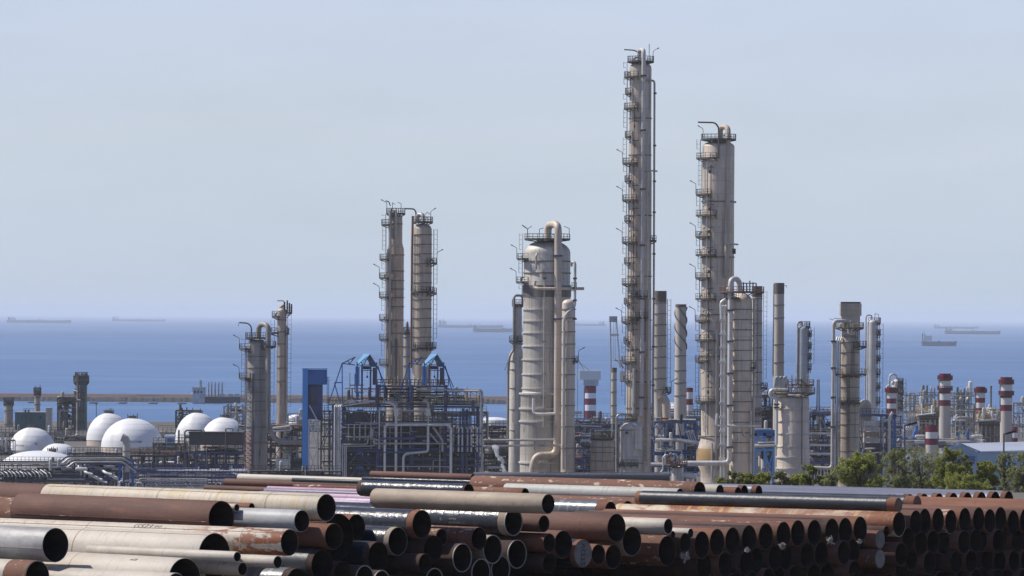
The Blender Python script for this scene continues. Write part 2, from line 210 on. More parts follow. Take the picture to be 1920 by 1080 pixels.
# ---------------------------------------------------------------- mesh builder
class MB:
    def __init__(s): s.v = []; s.f = []
    def _add(s, vs, fs):
        o = len(s.v); s.v += vs; s.f += [tuple(i + o for i in f) for f in fs]
    def box(s, a, b):
        x0, y0, z0 = a; x1, y1, z1 = b
        s._add([(x0, y0, z0), (x1, y0, z0), (x1, y1, z0), (x0, y1, z0), (x0, y0, z1), (x1, y0, z1), (x1, y1, z1), (x0, y1, z1)],
               [(0, 3, 2, 1), (4, 5, 6, 7), (0, 1, 5, 4), (1, 2, 6, 5), (2, 3, 7, 6), (3, 0, 4, 7)])
    def bar(s, p, q, w, h=None):
        h = h or w
        p = Vector(p); q = Vector(q); d = (q - p)
        if d.length < 1e-6: return
        d.normalize(); up = Vector((0, 0, 1)) if abs(d.z) < .95 else Vector((0, 1, 0))
        a = d.cross(up).normalized() * (w / 2); b = a.cross(d).normalized() * (h / 2)
        s._add([tuple(c) for c in (p - a - b, p + a - b, p + a + b, p - a + b, q - a - b, q + a - b, q + a + b, q - a + b)],
               [(0, 1, 2, 3), (7, 6, 5, 4), (1, 0, 4, 5), (2, 1, 5, 6), (3, 2, 6, 7), (0, 3, 7, 4)])
    def tube(s, pts, r, n=8, caps=True):
        pts = [Vector(p) for p in pts]
        rr = r if isinstance(r, (list, tuple)) else [r] * len(pts)
        d0 = (pts[1] - pts[0]).normalized(); up = Vector((0, 0, 1)) if abs(d0.z) < .9 else Vector((0, 1, 0))
        a = d0.cross(up).normalized(); vs = []
        for i, p in enumerate(pts):
            if i == 0: d = pts[1] - pts[0]
            elif i == len(pts) - 1: d = pts[i] - pts[i - 1]
            else: d = (pts[i] - pts[i - 1]).normalized() + (pts[i + 1] - pts[i]).normalized()
            d.normalize(); a = (a - d * a.dot(d)).normalized(); b = d.cross(a)
            for k in range(n):
                t = 2 * math.pi * k / n; vs.append(tuple(p + (a * math.cos(t) + b * math.sin(t)) * rr[i]))
        fs = []
        for i in range(len(pts) - 1):
            for k in range(n):
                fs.append((i * n + k, i * n + (k + 1) % n, (i + 1) * n + (k + 1) % n, (i + 1) * n + k))
        if caps: fs.append(tuple(range(n))[::-1]); fs.append(tuple((len(pts) - 1) * n + k for k in range(n)))
        s._add(vs, fs)
    def lathe(s, cx, cy, prof, n=32, a0=0., a1=360., close=True):
        full = abs(a1 - a0) >= 359.9; m = n if full else n + 1; vs = []; fs = []
        for r, z in prof:
            for k in range(m):
                t = R(a0 + (a1 - a0) * k / n); vs.append((cx + r * math.cos(t), cy + r * math.sin(t), z))
        for i in range(len(prof) - 1):
            for k in range(n):
                k2 = (k + 1) % m; fs.append((i * m + k, (i + 1) * m + k, (i + 1) * m + k2, i * m + k2))
        if full and close:
            if prof[0][0] > 1e-4: fs.append(tuple(range(m)))
            if prof[-1][0] > 1e-4: fs.append(tuple((len(prof) - 1) * m + k for k in range(m))[::-1])
        s._add(vs, fs)
    def sector(s, cx, cy, r0, r1, z0, z1, a0, a1, n=12):
        s.lathe(cx, cy, [(r0, z1), (r1, z1), (r1, z0), (r0, z0), (r0, z1)][::-1], n, a0, a1, close=False)
        if abs(a1 - a0) < 359.9:
            for a in (a0, a1):
                c, d = math.cos(R(a)), math.sin(R(a)); o = len(s.v)
                s.v += [(cx + r0 * c, cy + r0 * d, z0), (cx + r1 * c, cy + r1 * d, z0), (cx + r1 * c, cy + r1 * d, z1), (cx + r0 * c, cy + r0 * d, z1)]
                s.f.append((o, o + 1, o + 2, o + 3))
    def quad(s, *p): s._add([tuple(x) for x in p], [tuple(range(len(p)))])
    def build(s, name, mat, parent=None, org=(0, 0, 0), smooth=True):
        if not s.v: return None
        me = bpy.data.meshes.new(name); ox, oy, oz = org
        me.from_pydata([(x - ox, y - oy, z - oz) for x, y, z in s.v], [], s.f); me.update()
        me.materials.append(M[mat] if isinstance(mat, str) else mat)
        if smooth: me.shade_smooth(); me.set_sharp_from_angle(angle=R(35))
        o = bpy.data.objects.new(name, me); COL.objects.link(o)
        if parent is not None: o.parent = parent
        else: o.location = org
        return o
def bend(pts, rad, n=5):
    pts = [Vector(p) for p in pts]; out = [pts[0]]
    for i in range(1, len(pts) - 1):
        p, a, b = pts[i], pts[i - 1] - pts[i], pts[i + 1] - pts[i]
        k = min(rad, a.length * .49, b.length * .49); a = p + a.normalized() * k; b = p + b.normalized() * k
        for j in range(n + 1):
            t = j / n; out.append(a * (1 - t) ** 2 + p * 2 * t * (1 - t) + b * t * t)
    out.append(pts[-1]); return out
def tag(o, label, cat, group=None):
    o['label'] = label; o['category'] = cat
    if group: o['group'] = group
    return o
def thing(name, label, cat, loc, group=None):
    o = bpy.data.objects.new(name, None); COL.objects.link(o); o.location = loc; o.empty_display_size = .5
    return tag(o, label, cat, group)
def structure(mb, name, mat, smooth=False):
    o = mb.build(name, mat, smooth=smooth); o['kind'] = 'structure'; return o
GZ, SEA = -27.0, -32.0
# ---------------------------------------------------------------- the setting
def terrain(D, x):
    if D < 380: return 0.
    if D < 560: t = (D - 380) / 180; z = -6.5 * t * t * (3 - 2 * t)
    elif D < 605: z = -6.5 - (D - 560) * .012
    elif D < 800: t = (D - 605) / 195; z = -7.04 - 19.96 * t * t * (3 - 2 * t)
    else: z = GZ
    return z
mb = MB(); ys = [-60, 60, 150, 250, 340, 380, 410, 440, 470, 500, 530, 560, 605, 625, 650, 680, 710, 740, 770, 800, 900, 1100, 1400, 1700, 2000, 2060, 2075]
xs = [-1500 + 100 * i for i in range(31)]
for D in ys:
    for x in xs: mb.v.append((x, D, terrain(D, x) if D < 2070 else SEA - 3))
for j in range(len(ys) - 1):
    for i in range(len(xs) - 1):
        a = j * len(xs) + i; mb.f.append((a, a + 1, a + 1 + len(xs), a + len(xs)))
structure(mb, 'ground', 'gravel')
m = bpy.data.materials.new('sea_water'); m.use_nodes = True; nt = m.node_tree; n = nt.nodes; l = nt.links
n.remove(n['Principled BSDF']); df = n.new('ShaderNodeBsdfDiffuse'); gl = n.new('ShaderNodeBsdfGlossy'); ms = n.new('ShaderNodeMixShader')
tc = n.new('ShaderNodeTexCoord'); prev = None
rgb = n.new('ShaderNodeRGB'); rgb.outputs[0].default_value = (.108, .192, .352, 1); cur = rgb.outputs[0]
for sc, c, lo, hi, amt in (((.0005, .0004, 1), (.085, .155, .295), .42, .62, .9), ((.003, .0035, 1), (.135, .225, .385), .5, .66, .8), ((.012, .014, 1), (.085, .16, .30), .5, .66, .7), ((.0003, .0008, 1), (.16, .25, .40), .60, .72, .8), ((.05, .06, 1), (.15, .235, .39), .55, .7, .5)):
    mp = n.new('ShaderNodeMapping'); mp.inputs['Scale'].default_value = sc; l.new(tc.outputs['Object'], mp.inputs[0])
    t = n.new('ShaderNodeTexNoise'); t.inputs['Scale'].default_value = 1; t.inputs['Detail'].default_value = 5; l.new(mp.outputs[0], t.inputs[0])
    mr = n.new('ShaderNodeMapRange'); mr.inputs[1].default_value = lo; mr.inputs[2].default_value = hi; mr.inputs[4].default_value = amt; l.new(t.outputs[0], mr.inputs[0])
    mx = n.new('ShaderNodeMix'); mx.data_type = 'RGBA'; l.new(mr.outputs[0], mx.inputs['Factor']); l.new(cur, mx.inputs['A']); mx.inputs['B'].default_value = (*c, 1); cur = mx.outputs['Result']
l.new(cur, df.inputs[0]); gl.inputs[0].default_value = (.8, .85, .95, 1); gl.inputs['Roughness'].default_value = .35; ms.inputs[0].default_value = .10
l.new(df.outputs[0], ms.inputs[1]); l.new(gl.outputs[0], ms.inputs[2]); l.new(ms.outputs[0], n['Material Output'].inputs[0]); M['sea'] = m
mb = MB(); mb.quad((-60000, 2070, SEA), (60000, 2070, SEA), (60000, 110000, SEA), (-60000, 110000, SEA)); structure(mb, 'sea', 'sea')
# air between here and the horizon
m = bpy.data.materials.new('haze_air'); m.use_nodes = True; nt = m.node_tree; nt.nodes.remove(nt.nodes['Principled BSDF'])
pv = nt.nodes.new('ShaderNodeVolumePrincipled'); pv.inputs['Color'].default_value = (.90, .95, 1, 1); pv.inputs['Density'].default_value = 3.4e-5
nt.links.new(pv.outputs[0], nt.nodes['Material Output'].inputs['Volume']); M['haze'] = m
mb = MB(); mb.box((-61000, -70, SEA - 4), (61000, 111000, 80)); o = mb.build('haze', 'haze', smooth=False); o['kind'] = 'stuff'
# ---------------------------------------------------------------- the stock of steel pipes
def seg_dist(p1, q1, p2, q2):
    d1, d2, r = q1 - p1, q2 - p2, p1 - p2
    a, e, f = d1.dot(d1), d2.dot(d2), d2.dot(r); c, b = d1.dot(r), d1.dot(d2); den = a * e - b * b
    s = min(1, max(0, (b * f - c * e) / den)) if den > 1e-9 else 0
    t = (b * s + f) / e
    if t < 0: t = 0; s = min(1, max(0, -c / a))
    elif t > 1: t = 1; s = min(1, max(0, (b - c) / a))
    return ((p1 + d1 * s) - (p2 + d2 * t)).length
PLACED = []                                           # (mouth, far end, radius)
def pipe_mesh(mb, r, L, wall, x0=0., n=44):
    prof = [(r, x0), (r, x0 - .02)] + [(r, x0 - L * k / 6) for k in range(1, 6)] + [(r, x0 - L + .02), (r, x0 - L)]
    mb.lathe(0, 0, [(a, z) for a, z in prof], n, close=False)
    mb.v = [(z, x, y) for x, y, z in mb.v]; mb.f = [tuple(f) for f in mb.f]
def lathe_x(prof, n=44):
    t = MB(); t.lathe(0, 0, prof, n, close=False); t.v = [(z, x, y) for x, y, z in t.v]; return t
def steel_pipe(mouth, th, r, L, mat, label, group='steel pipes stacked in the yard', rim=False, cap=None, band=None, coat=None, tilt=0., wall=.022):
    """mouth = centre of the near, right hand end; th = angle between the pipe and the picture plane"""
    a = Vector((math.cos(th), -math.sin(th), tilt)).normalized(); zz = Vector((0, 0, 1)); y = zz.cross(a).normalized(); zz = a.cross(y)
    ri = r - wall; b = .012
    shell = lathe_x([(ri, -L), (r - .004, -L), (r, -L + .012)] + [(r, -L + L * k / 5) for k in range(1, 5)] + [(r, -b), (r - .006, 0), (ri, 0)])
    shell.f = [f[::-1] for f in shell.f]
    o = shell.build('steel_pipe', mat)
    o.matrix_world = Matrix.Translation(mouth) @ Matrix((a, y, zz)).transposed().to_4x4()
    tag(o, label, 'pipe', group)
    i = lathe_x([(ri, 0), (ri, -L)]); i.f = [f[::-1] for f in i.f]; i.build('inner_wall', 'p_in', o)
    if coat:
        c0, c1 = band or .22, L - .22
        c = lathe_x([(r, -c1), (r + .012, -c1 + .01), (r + .012, -c1 * .5), (r + .012, -c0 - .01), (r, -c0)]); c.f = [f[::-1] for f in c.f]; c.build('coating', coat, o)
    elif band:
        c = lathe_x([(r, -band), (r + .006, -band + .004), (r + .006, -.01), (r, -.004)]); c.f = [f[::-1] for f in c.f]; c.build('end_band', 'p_flaky', o)
    if rim:
        c = lathe_x([(ri - .006, -.03), (ri - .006, .004), (r + .004, .004), (r + .004, -.03)]); c.f = [f[::-1] for f in c.f]; c.build('rim', 'p_rim', o)
    if cap:
        c = lathe_x([(0, .018), (ri * .96, .018), (ri - .004, .006), (ri - .004, -.03)]); c.build('end_cap', cap, o)
    return o
def on_pipe(txt, o, r, x, ang, size, mat='black', shear=.25, name='marking', extra=.004, step=0, sx=1.0):
    cu = bpy.data.curves.new('t', 'FONT'); cu.body = txt; cu.size = size; cu.shear = shear; cu.resolution_u = 3; cu.align_y = 'CENTER'
    to = bpy.data.objects.new('t', cu); COL.objects.link(to); bpy.context.view_layer.update()
    me = bpy.data.meshes.new_from_object(to.evaluated_get(bpy.context.evaluated_depsgraph_get()))
    bpy.data.objects.remove(to); rr = r + extra
    for v in me.vertices:
        t = ang - v.co.y / rr; v.co = (x + v.co.x * sx, -rr * math.sin(t), rr * math.cos(t))
    me.name = name; me.materials.clear(); me.materials.append(M[mat]); w = bpy.data.objects.new(name, me); COL.objects.link(w); w.parent = o; return w
NA = (math.sin(R(40)), math.cos(R(40)))
def place(cx, cy, h, mat, label, dmin=0., th=42, L=12.2, **k):
    """mouth centre and height in photo pixels; walks back from dmin until it touches nothing already lying there"""
    th = R(th); a = Vector((math.cos(th), -math.sin(th), 0)); D = dmin
    while True:
        p = W(cx, cy, D); q = p - a * L; r = h / 2 * D / F; ok = True
        for (p2, q2, r2) in PLACED:
            if abs((p2.x - p.x) * NA[0] + (p2.y - p.y) * NA[1]) > 6: continue
            if seg_dist(p, q, p2, q2) < r + r2 + .004: ok = False; break
        if ok: break
        D += .12
    PLACED.append((p, q, r)); place.D = D
    o = steel_pipe(p, th, r, L, mat, label, **k); o['r'] = r
    return o
def nrm(cx, D): return NA[0] * (cx - HX) * D / F + NA[1] * D
def chain(rows, d0, th, step=.15):
    n0 = None; out = []
    for row in rows:
        cx, cy, h, mat, label = row[:5]; k = dict(row[5]) if len(row) > 5 else {}
        t = k.pop('th', th); dm = k.pop('d', None)
        if dm is None: dm = d0 if n0 is None else (n0 + k.pop('gap', step)) / nrm(cx, 1)
        k.pop('gap', None)
        o = place(cx, cy, h, mat, label, dm, t, **k); n0 = nrm(cx, place.D); out.append(o)
    return out
# left heap, front to back
LH = chain([
    (70, 1082, 62, 'p_cream', 'cream pipe with a rusty end band under the grey pipe, bottom left corner', dict(band=1.15)),
    (330, 1100, 52, 'p_cream', 'cream pipe lowest at the front left, its far end showing under the grey pipe', dict(L=6.2)),
    (104, 1022, 65, 'p_grey', 'wide bare grey pipe with a dark open mouth, frontmost on the left', dict(th=45)),
    (346, 1086, 80, 'p_cream', 'wide cream pipe with faint writing crossed by the shadow of the grey pipe', dict(th=46)),
    (455, 1067, 26, 'p_tan', 'short pinkish pipe with a rust red mouth below the thin cream pipe', dict(L=5)),
    (445, 1044, 20, 'p_cream', 'thin cream pipe with chipped paint lying across two wide cream mouths', dict(L=7.3, gap=-.5)),
    (402, 1043, 88, 'p_cream', 'very wide plain cream pipe directly below the one with black handwriting', dict(th=41)),
    (521, 1054, 24, 'p_cream', 'short cream pipe with a rusty mouth under the rust patched pipe', dict(L=6)),
    (543, 1017, 51, 'p_crust', 'cream pipe with black handwriting and rust patches near its mouth', dict(th=39, L=16)),
    (415, 972, 66, 'p_brown', 'big smooth brown pipe with a wide open mouth in the left heap', dict(th=44, L=10.6)),
    (444, 952, 15, 'p_cream', 'very thin cream pipe with its mouth touching the big brown one', dict(L=5)),
    (566, 977, 42, 'p_pale', 'pale grey pipe with a brown pipe\'s shadow across it', dict(th=42)),
    (472, 951, 16, 'p_orange', 'thin orange rust pipe end between pale grey and yellow banded pipes', dict(L=6)),
    (60, 966, 64, 'p_orange', 'orange rust pipe with a bare grey end at the left picture edge', dict(gap=.3, band=.22, coat='p_flaky')),
    (612, 952, 52, 'p_band', 'long cream pipe ringed with yellow stains, topmost of the left heap', dict(th=43, L=14.4)),
    (138, 938, 58, 'p_brown', 'smooth brown pipe behind the left end of the yellow banded pipe', dict(gap=.5)),
], 196, 42)
def seam(o, L, ang, mat, x0=-.05):
    r = o['r']; mb = MB(); p = lambda x: (x, -(r + .002) * math.sin(ang), (r + .002) * math.cos(ang)); mb.bar(p(x0), p(-L + .1), .03, .014); mb.build('weld_seam', mat, o)
def girth(o, xs, mat):
    for x in xs: c = lathe_x([(o['r'], x - .03), (o['r'] + .007, x - .012), (o['r'] + .007, x + .012), (o['r'], x + .03)]); c.f = [f[::-1] for f in c.f]; c.build('girth_weld', mat, o)
seam(LH[2], 12, 1.75, 'p_rim'); seam(LH[9], 10.5, 1.75, 'p_flaky'); seam(LH[14], 14.3, .55, 'p_tan'); seam(LH[8], 15.9, .78, 'p_tan'); seam(LH[6], 12, .42, 'p_tan'); seam(LH[15], 12, 1.5, 'p_dark')
girth(LH[14], (-2.6, -8.2), 'p_tan'); girth(LH[8], (-1.9, -9.3), 'p_tan'); girth(LH[6], (-6.2,), 'p_tan'); girth(LH[3], (-5.4,), 'p_tan'); girth(LH[11], (-4.6,), 'p_rim')
# middle heap
MH = chain([
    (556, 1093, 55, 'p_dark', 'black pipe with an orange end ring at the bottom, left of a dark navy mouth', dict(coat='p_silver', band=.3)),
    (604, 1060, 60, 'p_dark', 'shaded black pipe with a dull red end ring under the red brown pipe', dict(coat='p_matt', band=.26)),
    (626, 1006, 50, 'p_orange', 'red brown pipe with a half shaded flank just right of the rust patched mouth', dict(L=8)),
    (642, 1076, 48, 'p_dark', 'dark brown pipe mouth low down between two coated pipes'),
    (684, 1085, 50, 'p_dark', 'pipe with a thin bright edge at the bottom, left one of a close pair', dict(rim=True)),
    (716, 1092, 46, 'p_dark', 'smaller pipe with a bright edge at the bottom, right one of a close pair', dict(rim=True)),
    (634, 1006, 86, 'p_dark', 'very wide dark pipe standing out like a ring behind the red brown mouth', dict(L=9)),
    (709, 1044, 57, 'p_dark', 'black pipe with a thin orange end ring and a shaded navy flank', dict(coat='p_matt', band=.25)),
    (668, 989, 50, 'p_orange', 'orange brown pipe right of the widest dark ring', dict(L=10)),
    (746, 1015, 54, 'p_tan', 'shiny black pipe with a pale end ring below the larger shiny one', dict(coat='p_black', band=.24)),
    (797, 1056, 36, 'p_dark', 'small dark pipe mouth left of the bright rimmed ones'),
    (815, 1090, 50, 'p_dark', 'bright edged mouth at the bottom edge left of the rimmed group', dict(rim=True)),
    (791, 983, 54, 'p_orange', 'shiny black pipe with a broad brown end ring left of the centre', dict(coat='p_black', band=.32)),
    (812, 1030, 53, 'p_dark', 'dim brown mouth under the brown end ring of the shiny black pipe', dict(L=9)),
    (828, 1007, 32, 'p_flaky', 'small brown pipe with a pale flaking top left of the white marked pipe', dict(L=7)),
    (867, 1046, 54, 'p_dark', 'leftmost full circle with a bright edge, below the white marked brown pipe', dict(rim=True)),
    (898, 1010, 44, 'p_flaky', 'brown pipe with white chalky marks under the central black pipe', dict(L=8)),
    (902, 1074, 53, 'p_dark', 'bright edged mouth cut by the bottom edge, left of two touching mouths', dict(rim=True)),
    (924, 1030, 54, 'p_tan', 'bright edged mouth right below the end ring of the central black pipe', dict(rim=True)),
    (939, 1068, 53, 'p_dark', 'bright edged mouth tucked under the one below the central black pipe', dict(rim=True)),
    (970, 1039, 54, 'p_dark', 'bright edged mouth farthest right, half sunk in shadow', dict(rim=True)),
    (963, 979, 52, 'p_tan', 'central glossy black pipe with white stencilling and a pale bare end', dict(coat='p_black', band=.36, rim=True)),
    (1020, 982, 32, 'p_brown', 'small brown pipe under the mouth of the tan pipe', dict(L=6)),
    (1030, 1018, 36, 'p_orange', 'shaded brown pipe with a sunlit pale top under the small brown one', dict(L=6)),
    (1030, 1056, 38, 'p_dark', 'dark mouth left of the grey capped pipe in deep shade'),
    (1056, 1021, 53, 'p_brown', 'red brown pipe in shade left of the grey lettered end cap', dict(L=9)),
    (1093, 1038, 53, 'p_orange', 'black pipe closed by a grey cap with sideways black lettering', dict(coat='p_black', band=.2, cap='p_cap')),
    (1122, 1040, 40, 'p_orange', 'small dark mouth right beside the lettered grey cap'),
    (1028, 945, 38, 'p_tan', 'tan pipe lying on top in the centre, both ends in sight', dict(L=8.3, d=203)),
    (1150, 1044, 46, 'p_orange', 'orange brown mouth under the big red brown pipe'),
    (1156, 990, 54, 'p_brown', 'big red brown pipe crossed by a curved shadow, right of the tan pipe'),
    (1185, 1015, 56, 'p_tan', 'brown mouth with a lit upper edge, below the short pale pipe'),
    (1253, 987, 30, 'p_cream', 'short pale pipe with a clean dark mouth on top of the brown row', dict(L=6, th=36)),
    (1251, 1033, 58, 'p_flaky', 'rust pipe with white stripes, first wide mouth of the long brown row', dict(th=36)),
    (1262, 1003, 15, 'p_dark', 'very small dark pipe end just under the short pale pipe', dict(L=5, th=36)),
    (1285, 1018, 38, 'p_dark', 'dark mouth above the pale chips standing for light', dict(th=36)),
    (1295, 1000, 19, 'p_cream', 'thin pale pipe with a narrow mouth lying on the brown row', dict(L=4.5, th=36)),
], 199, 41)
# the ordered rows on the right
ORD = ['first', 'second', 'third', 'fourth', 'fifth', 'sixth', 'seventh', 'eighth', 'ninth', 'tenth', 'eleventh', 'twelfth']
TX = [(1316, 1022), (1344.5, 1017), (1373.5, 1014), (1404.5, 1010), (1436, 1006), (1469, 1003), (1496, 1000), (1527, 999), (1560, 996.5), (1585, 995), (1613, 992.5)]
G1 = 'rust brown pipes in the upper row of the right hand stack'
TOP1 = chain([(x, y, 52 - i * .35, ('p_brown', 'p_orange', 'p_brown', 'p_dark', 'p_brown', 'p_flaky', 'p_orange', 'p_brown', 'p_dark', 'p_brown', 'p_orange')[i % 11], '%s mouth from the left in the upper brown row before the capped ends' % ORD[i], dict(group=G1)) for i, (x, y) in enumerate(TX)], 205, 35)
dlast = place.D
CAPS = chain([
    (1650, 1012, 35, 'p_orange', 'upper one of two short pipes closed by grey caps in the brown stack', dict(coat='p_silver', band=.5, cap='p_cap')),
    (1650, 1048, 36, 'p_orange', 'lower one of two short pipes closed by grey caps in the brown stack', dict(band=.5, cap='p_cap', gap=-.3)),
    (1662, 996, 20, 'p_dark', 'narrow dark pipe mouth beside the upper capped pipe', dict(L=5, gap=-.2)),
    (1686, 983, 47, 'p_stripe', 'long cream and rust striped pipe on top of the brown stack', dict(L=13.5, gap=.3)),
], dlast, 35)
TX2 = [(1717, 980), (1734, 977), (1759, 976), (1783, 978.5), (1809, 975), (1835, 974), (1856, 977), (1876, 973), (1900, 979), (1923, 976), (1946, 977), (1969, 976)]
G2 = 'rust brown pipes in the upper row at the right edge'
TOP2 = chain([(x, y, 47 - .2 * i, ('p_brown', 'p_dark', 'p_brown', 'p_crust', 'p_orange', 'p_brown', 'p_flaky')[i % 7], '%s mouth in the upper row right of the cream and rust striped pipe' % ORD[i], dict(group=G2)) for i, (x, y) in enumerate(TX2)], place.D, 33)
BLK = chain([
    (1685, 947, 28, 'p_orange', 'long matt black pipe with a brown bare end lying on the brown stack', dict(coat='p_matt', band=.42, L=12.4, cap='p_capb', gap=.2)),
    (1720, 945, 31, 'p_orange', 'black pipe with a brown closed end just behind the matt black one', dict(coat='p_matt', band=.5, cap='p_capb')),
    (2010, 964, 29, 'p_orange', 'front one of the long orange pipes running off the right edge', dict(L=14, gap=.3)),
    (2040, 959, 27, 'p_orange', 'middle one of the long orange pipes running off the right edge', dict(L=16)),
    (2045, 951, 24, 'p_orange', 'rearmost long orange pipe running off the right edge', dict(L=16)),
], 228, 34)
FX = [1677, 1706, 1733, 1761, 1788, 1814.5, 1840.5, 1866.5, 1891.5]
G3 = 'coated pipes in the far right row'
FAR = chain([(x, 946 - .85 * i, 38 - .1 * i, 'p_orange', '%s from the left of the faded grey rust ringed pipes in the far row' % ORD[i], dict(coat='p_lilac', band=.22, group=G3, L=17)) for i, x in enumerate(FX)], 244, 33)
# what lies behind the middle heap
BK = chain([
    (879, 922, 30, 'p_dark', 'glossy black pipe behind the tan pipe', dict(coat='p_black', band=.1, L=5.6, d=219, th=41)),
    (1145, 958, 36, 'p_orange', 'silvery pipe with an orange ring behind the tan mouth, left of a pair', dict(coat='p_silver', band=.5, d=233, th=38)),
    (1177, 957, 36, 'p_flaky', 'rust ringed dark mouth right of the silvery pipe', dict(th=38)),
    (1219, 954, 38, 'p_flaky', 'flaking rust pipe end showing behind the short pale pipe', dict(th=38)),
    (1253, 953, 37, 'p_flaky', 'rust and white pipe end half hidden below the pale green pipe', dict(th=38)),
    (1275, 928.5, 26, 'p_green', 'long pale green grey pipe behind the tan one', dict(L=9.2, d=238, th=38)),
    (1312, 922, 38, 'p_flaky', 'long scaly rust brown pipe with a big raised mouth, behind the pale green pipe', dict(L=12, th=38)),
    (1350, 922, 27, 'p_cream', 'cream pipe end just right of the scaly rust brown mouth', dict(th=36)),
    (1384, 925, 24, 'p_orange', 'orange pipe end between cream pipe and far black row', dict(th=36)),
    (1396, 922, 25, 'p_orange', 'left of two small dark arches near the shrubs', dict(coat='p_lilac', th=35)),
    (1423, 922, 24, 'p_orange', 'right of two small dark arches near the shrubs', dict(coat='p_lilac', th=35)),
    (1500, 950, 26, 'p_crust', 'white pipe end partly under the matt black pipe', dict(L=8, th=36, d=243)),
], 213, 38)
BL = chain([
    (696, 945, 12, 'p_pink', 'pink pipe with a visible dark mouth, lowest of the pink bundle', dict(d=224, L=7)),
    (790, 944, 11, 'p_pink', 'white and pink pipe second from the bottom of the pink bundle', dict(L=9)),
    (800, 937, 11, 'p_pink', 'pink striped pipe in the middle of the bundle', dict(L=9)),
    (810, 931, 10, 'p_lilac', 'grey lilac pipe near the top of the pink bundle', dict(L=9)),
    (815, 926, 9, 'p_pink', 'thin pink pipe on top of the bundle', dict(L=9)),
    (860, 922, 9, 'p_flaky', 'thin scaly brown pipe above the pink bundle', dict(L=9.5, d=240)),
    (560, 921, 12, 'p_brown', 'thin reddish pipe starting left of the scaly brown one', dict(L=5.6)),
    (935, 912, 8, 'p_matt', 'thin black pipe with a pale glint running above the pink bundle', dict(L=13, d=262)),
    (920, 905, 8, 'p_black', 'thin shiny black pipe with a round dark end near the centre', dict(L=8)),
    (830, 917, 14, 'p_brown', 'plain brown pipe with its far end left of the blue tower', dict(L=14, gap=.5)),
    (760, 905, 14, 'p_cream', 'long pale cream pipe at the back, in front of the blue steel frame', dict(L=11.5, d=285)),
    (887, 895, 13, 'p_brown', 'short brown pipe on top at the back, in front of the blue steel frame', dict(L=7, d=290)),
    (985, 926, 22, 'p_flaky', 'rusty cream pipe stub behind the tan pipe', dict(L=4, d=232)),
    (1240, 908, 8, 'p_pale', 'thin pale pipe behind the scaly rust brown pipe', dict(L=9, d=252)),
    (1290, 912, 9, 'p_brown', 'thin brown pipe behind the scaly rust brown pipe', dict(L=12)),
], 224, 41)
# shaded rows under the upper ones: each lies in the hollow between two pipes above
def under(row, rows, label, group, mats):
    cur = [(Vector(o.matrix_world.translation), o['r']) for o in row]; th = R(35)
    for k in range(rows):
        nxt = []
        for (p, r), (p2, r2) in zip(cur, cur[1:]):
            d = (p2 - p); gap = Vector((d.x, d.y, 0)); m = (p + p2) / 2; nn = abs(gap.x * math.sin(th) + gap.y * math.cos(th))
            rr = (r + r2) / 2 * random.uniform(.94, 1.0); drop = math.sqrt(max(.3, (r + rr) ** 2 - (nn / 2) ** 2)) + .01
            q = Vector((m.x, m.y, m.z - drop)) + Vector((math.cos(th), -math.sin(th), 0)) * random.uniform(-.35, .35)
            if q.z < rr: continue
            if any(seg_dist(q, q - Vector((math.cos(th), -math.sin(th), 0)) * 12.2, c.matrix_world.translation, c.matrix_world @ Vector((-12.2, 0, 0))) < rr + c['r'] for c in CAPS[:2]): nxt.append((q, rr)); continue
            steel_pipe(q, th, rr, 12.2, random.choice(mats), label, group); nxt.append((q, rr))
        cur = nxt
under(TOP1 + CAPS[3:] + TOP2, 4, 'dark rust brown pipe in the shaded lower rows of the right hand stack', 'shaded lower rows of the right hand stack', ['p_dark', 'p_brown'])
# pipes lost in the shade at the foot of the middle heap
k = 0
for x in range(965, 1320, 27):
    for y in (1082, 1112):
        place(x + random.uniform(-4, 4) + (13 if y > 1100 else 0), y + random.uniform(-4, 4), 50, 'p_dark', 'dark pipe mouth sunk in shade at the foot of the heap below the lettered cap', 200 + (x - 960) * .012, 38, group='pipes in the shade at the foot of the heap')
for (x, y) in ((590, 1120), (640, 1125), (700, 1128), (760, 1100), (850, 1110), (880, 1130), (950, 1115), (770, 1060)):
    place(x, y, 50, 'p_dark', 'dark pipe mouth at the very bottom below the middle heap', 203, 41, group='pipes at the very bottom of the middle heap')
# handwriting and stencils
o = LH[8]; D_ = o.matrix_world.translation.y; s_ = D_ / F
on_pipe('G523', o, o['r'], -(543 - 244) * s_ / math.cos(R(39)) * 1.0, .62, .33, sx=1.2)
on_pipe('oo', o, o['r'], -(543 - 286) * s_ / math.cos(R(39)), .56, .24, sx=1.3)
o = LH[3]; on_pipe('m520', o, o['r'], -(346 - 255) * o.matrix_world.translation.y / F / math.cos(R(46)), .60, .16)
o = LH[4]; on_pipe('H', o, o['r'], -.85, .8, .22)
o = MH[21]; s_ = o.matrix_world.translation.y / F; x0 = -(963 - 858) * s_ / math.cos(R(41))
on_pipe('LINE 9806', o, o['r'], x0, 1.45, .085, 'p_rim', 0, extra=.018); on_pipe('4012 56 X 0875 11-4-1', o, o['r'], x0, 1.72, .085, 'p_rim', 0, extra=.018)
on_pipe('II', o, o['r'], x0 - .45, 1.5, .17, 'p_rim', 0, extra=.018)
o = MH[26]; cap = [c for c in o.children if c.name.startswith('end_cap')][0]
cu = bpy.data.curves.new('t', 'FONT'); cu.body = 'STDV'; cu.size = .36; cu.align_x = 'CENTER'; cu.align_y = 'CENTER'; cu.resolution_u = 3
to = bpy.data.objects.new('t', cu); COL.objects.link(to); bpy.context.view_layer.update()
me = bpy.data.meshes.new_from_object(to.evaluated_get(bpy.context.evaluated_depsgraph_get())); bpy.data.objects.remove(to)
for v in me.vertices: v.co = (.024, -v.co.y, v.co.x - .04)
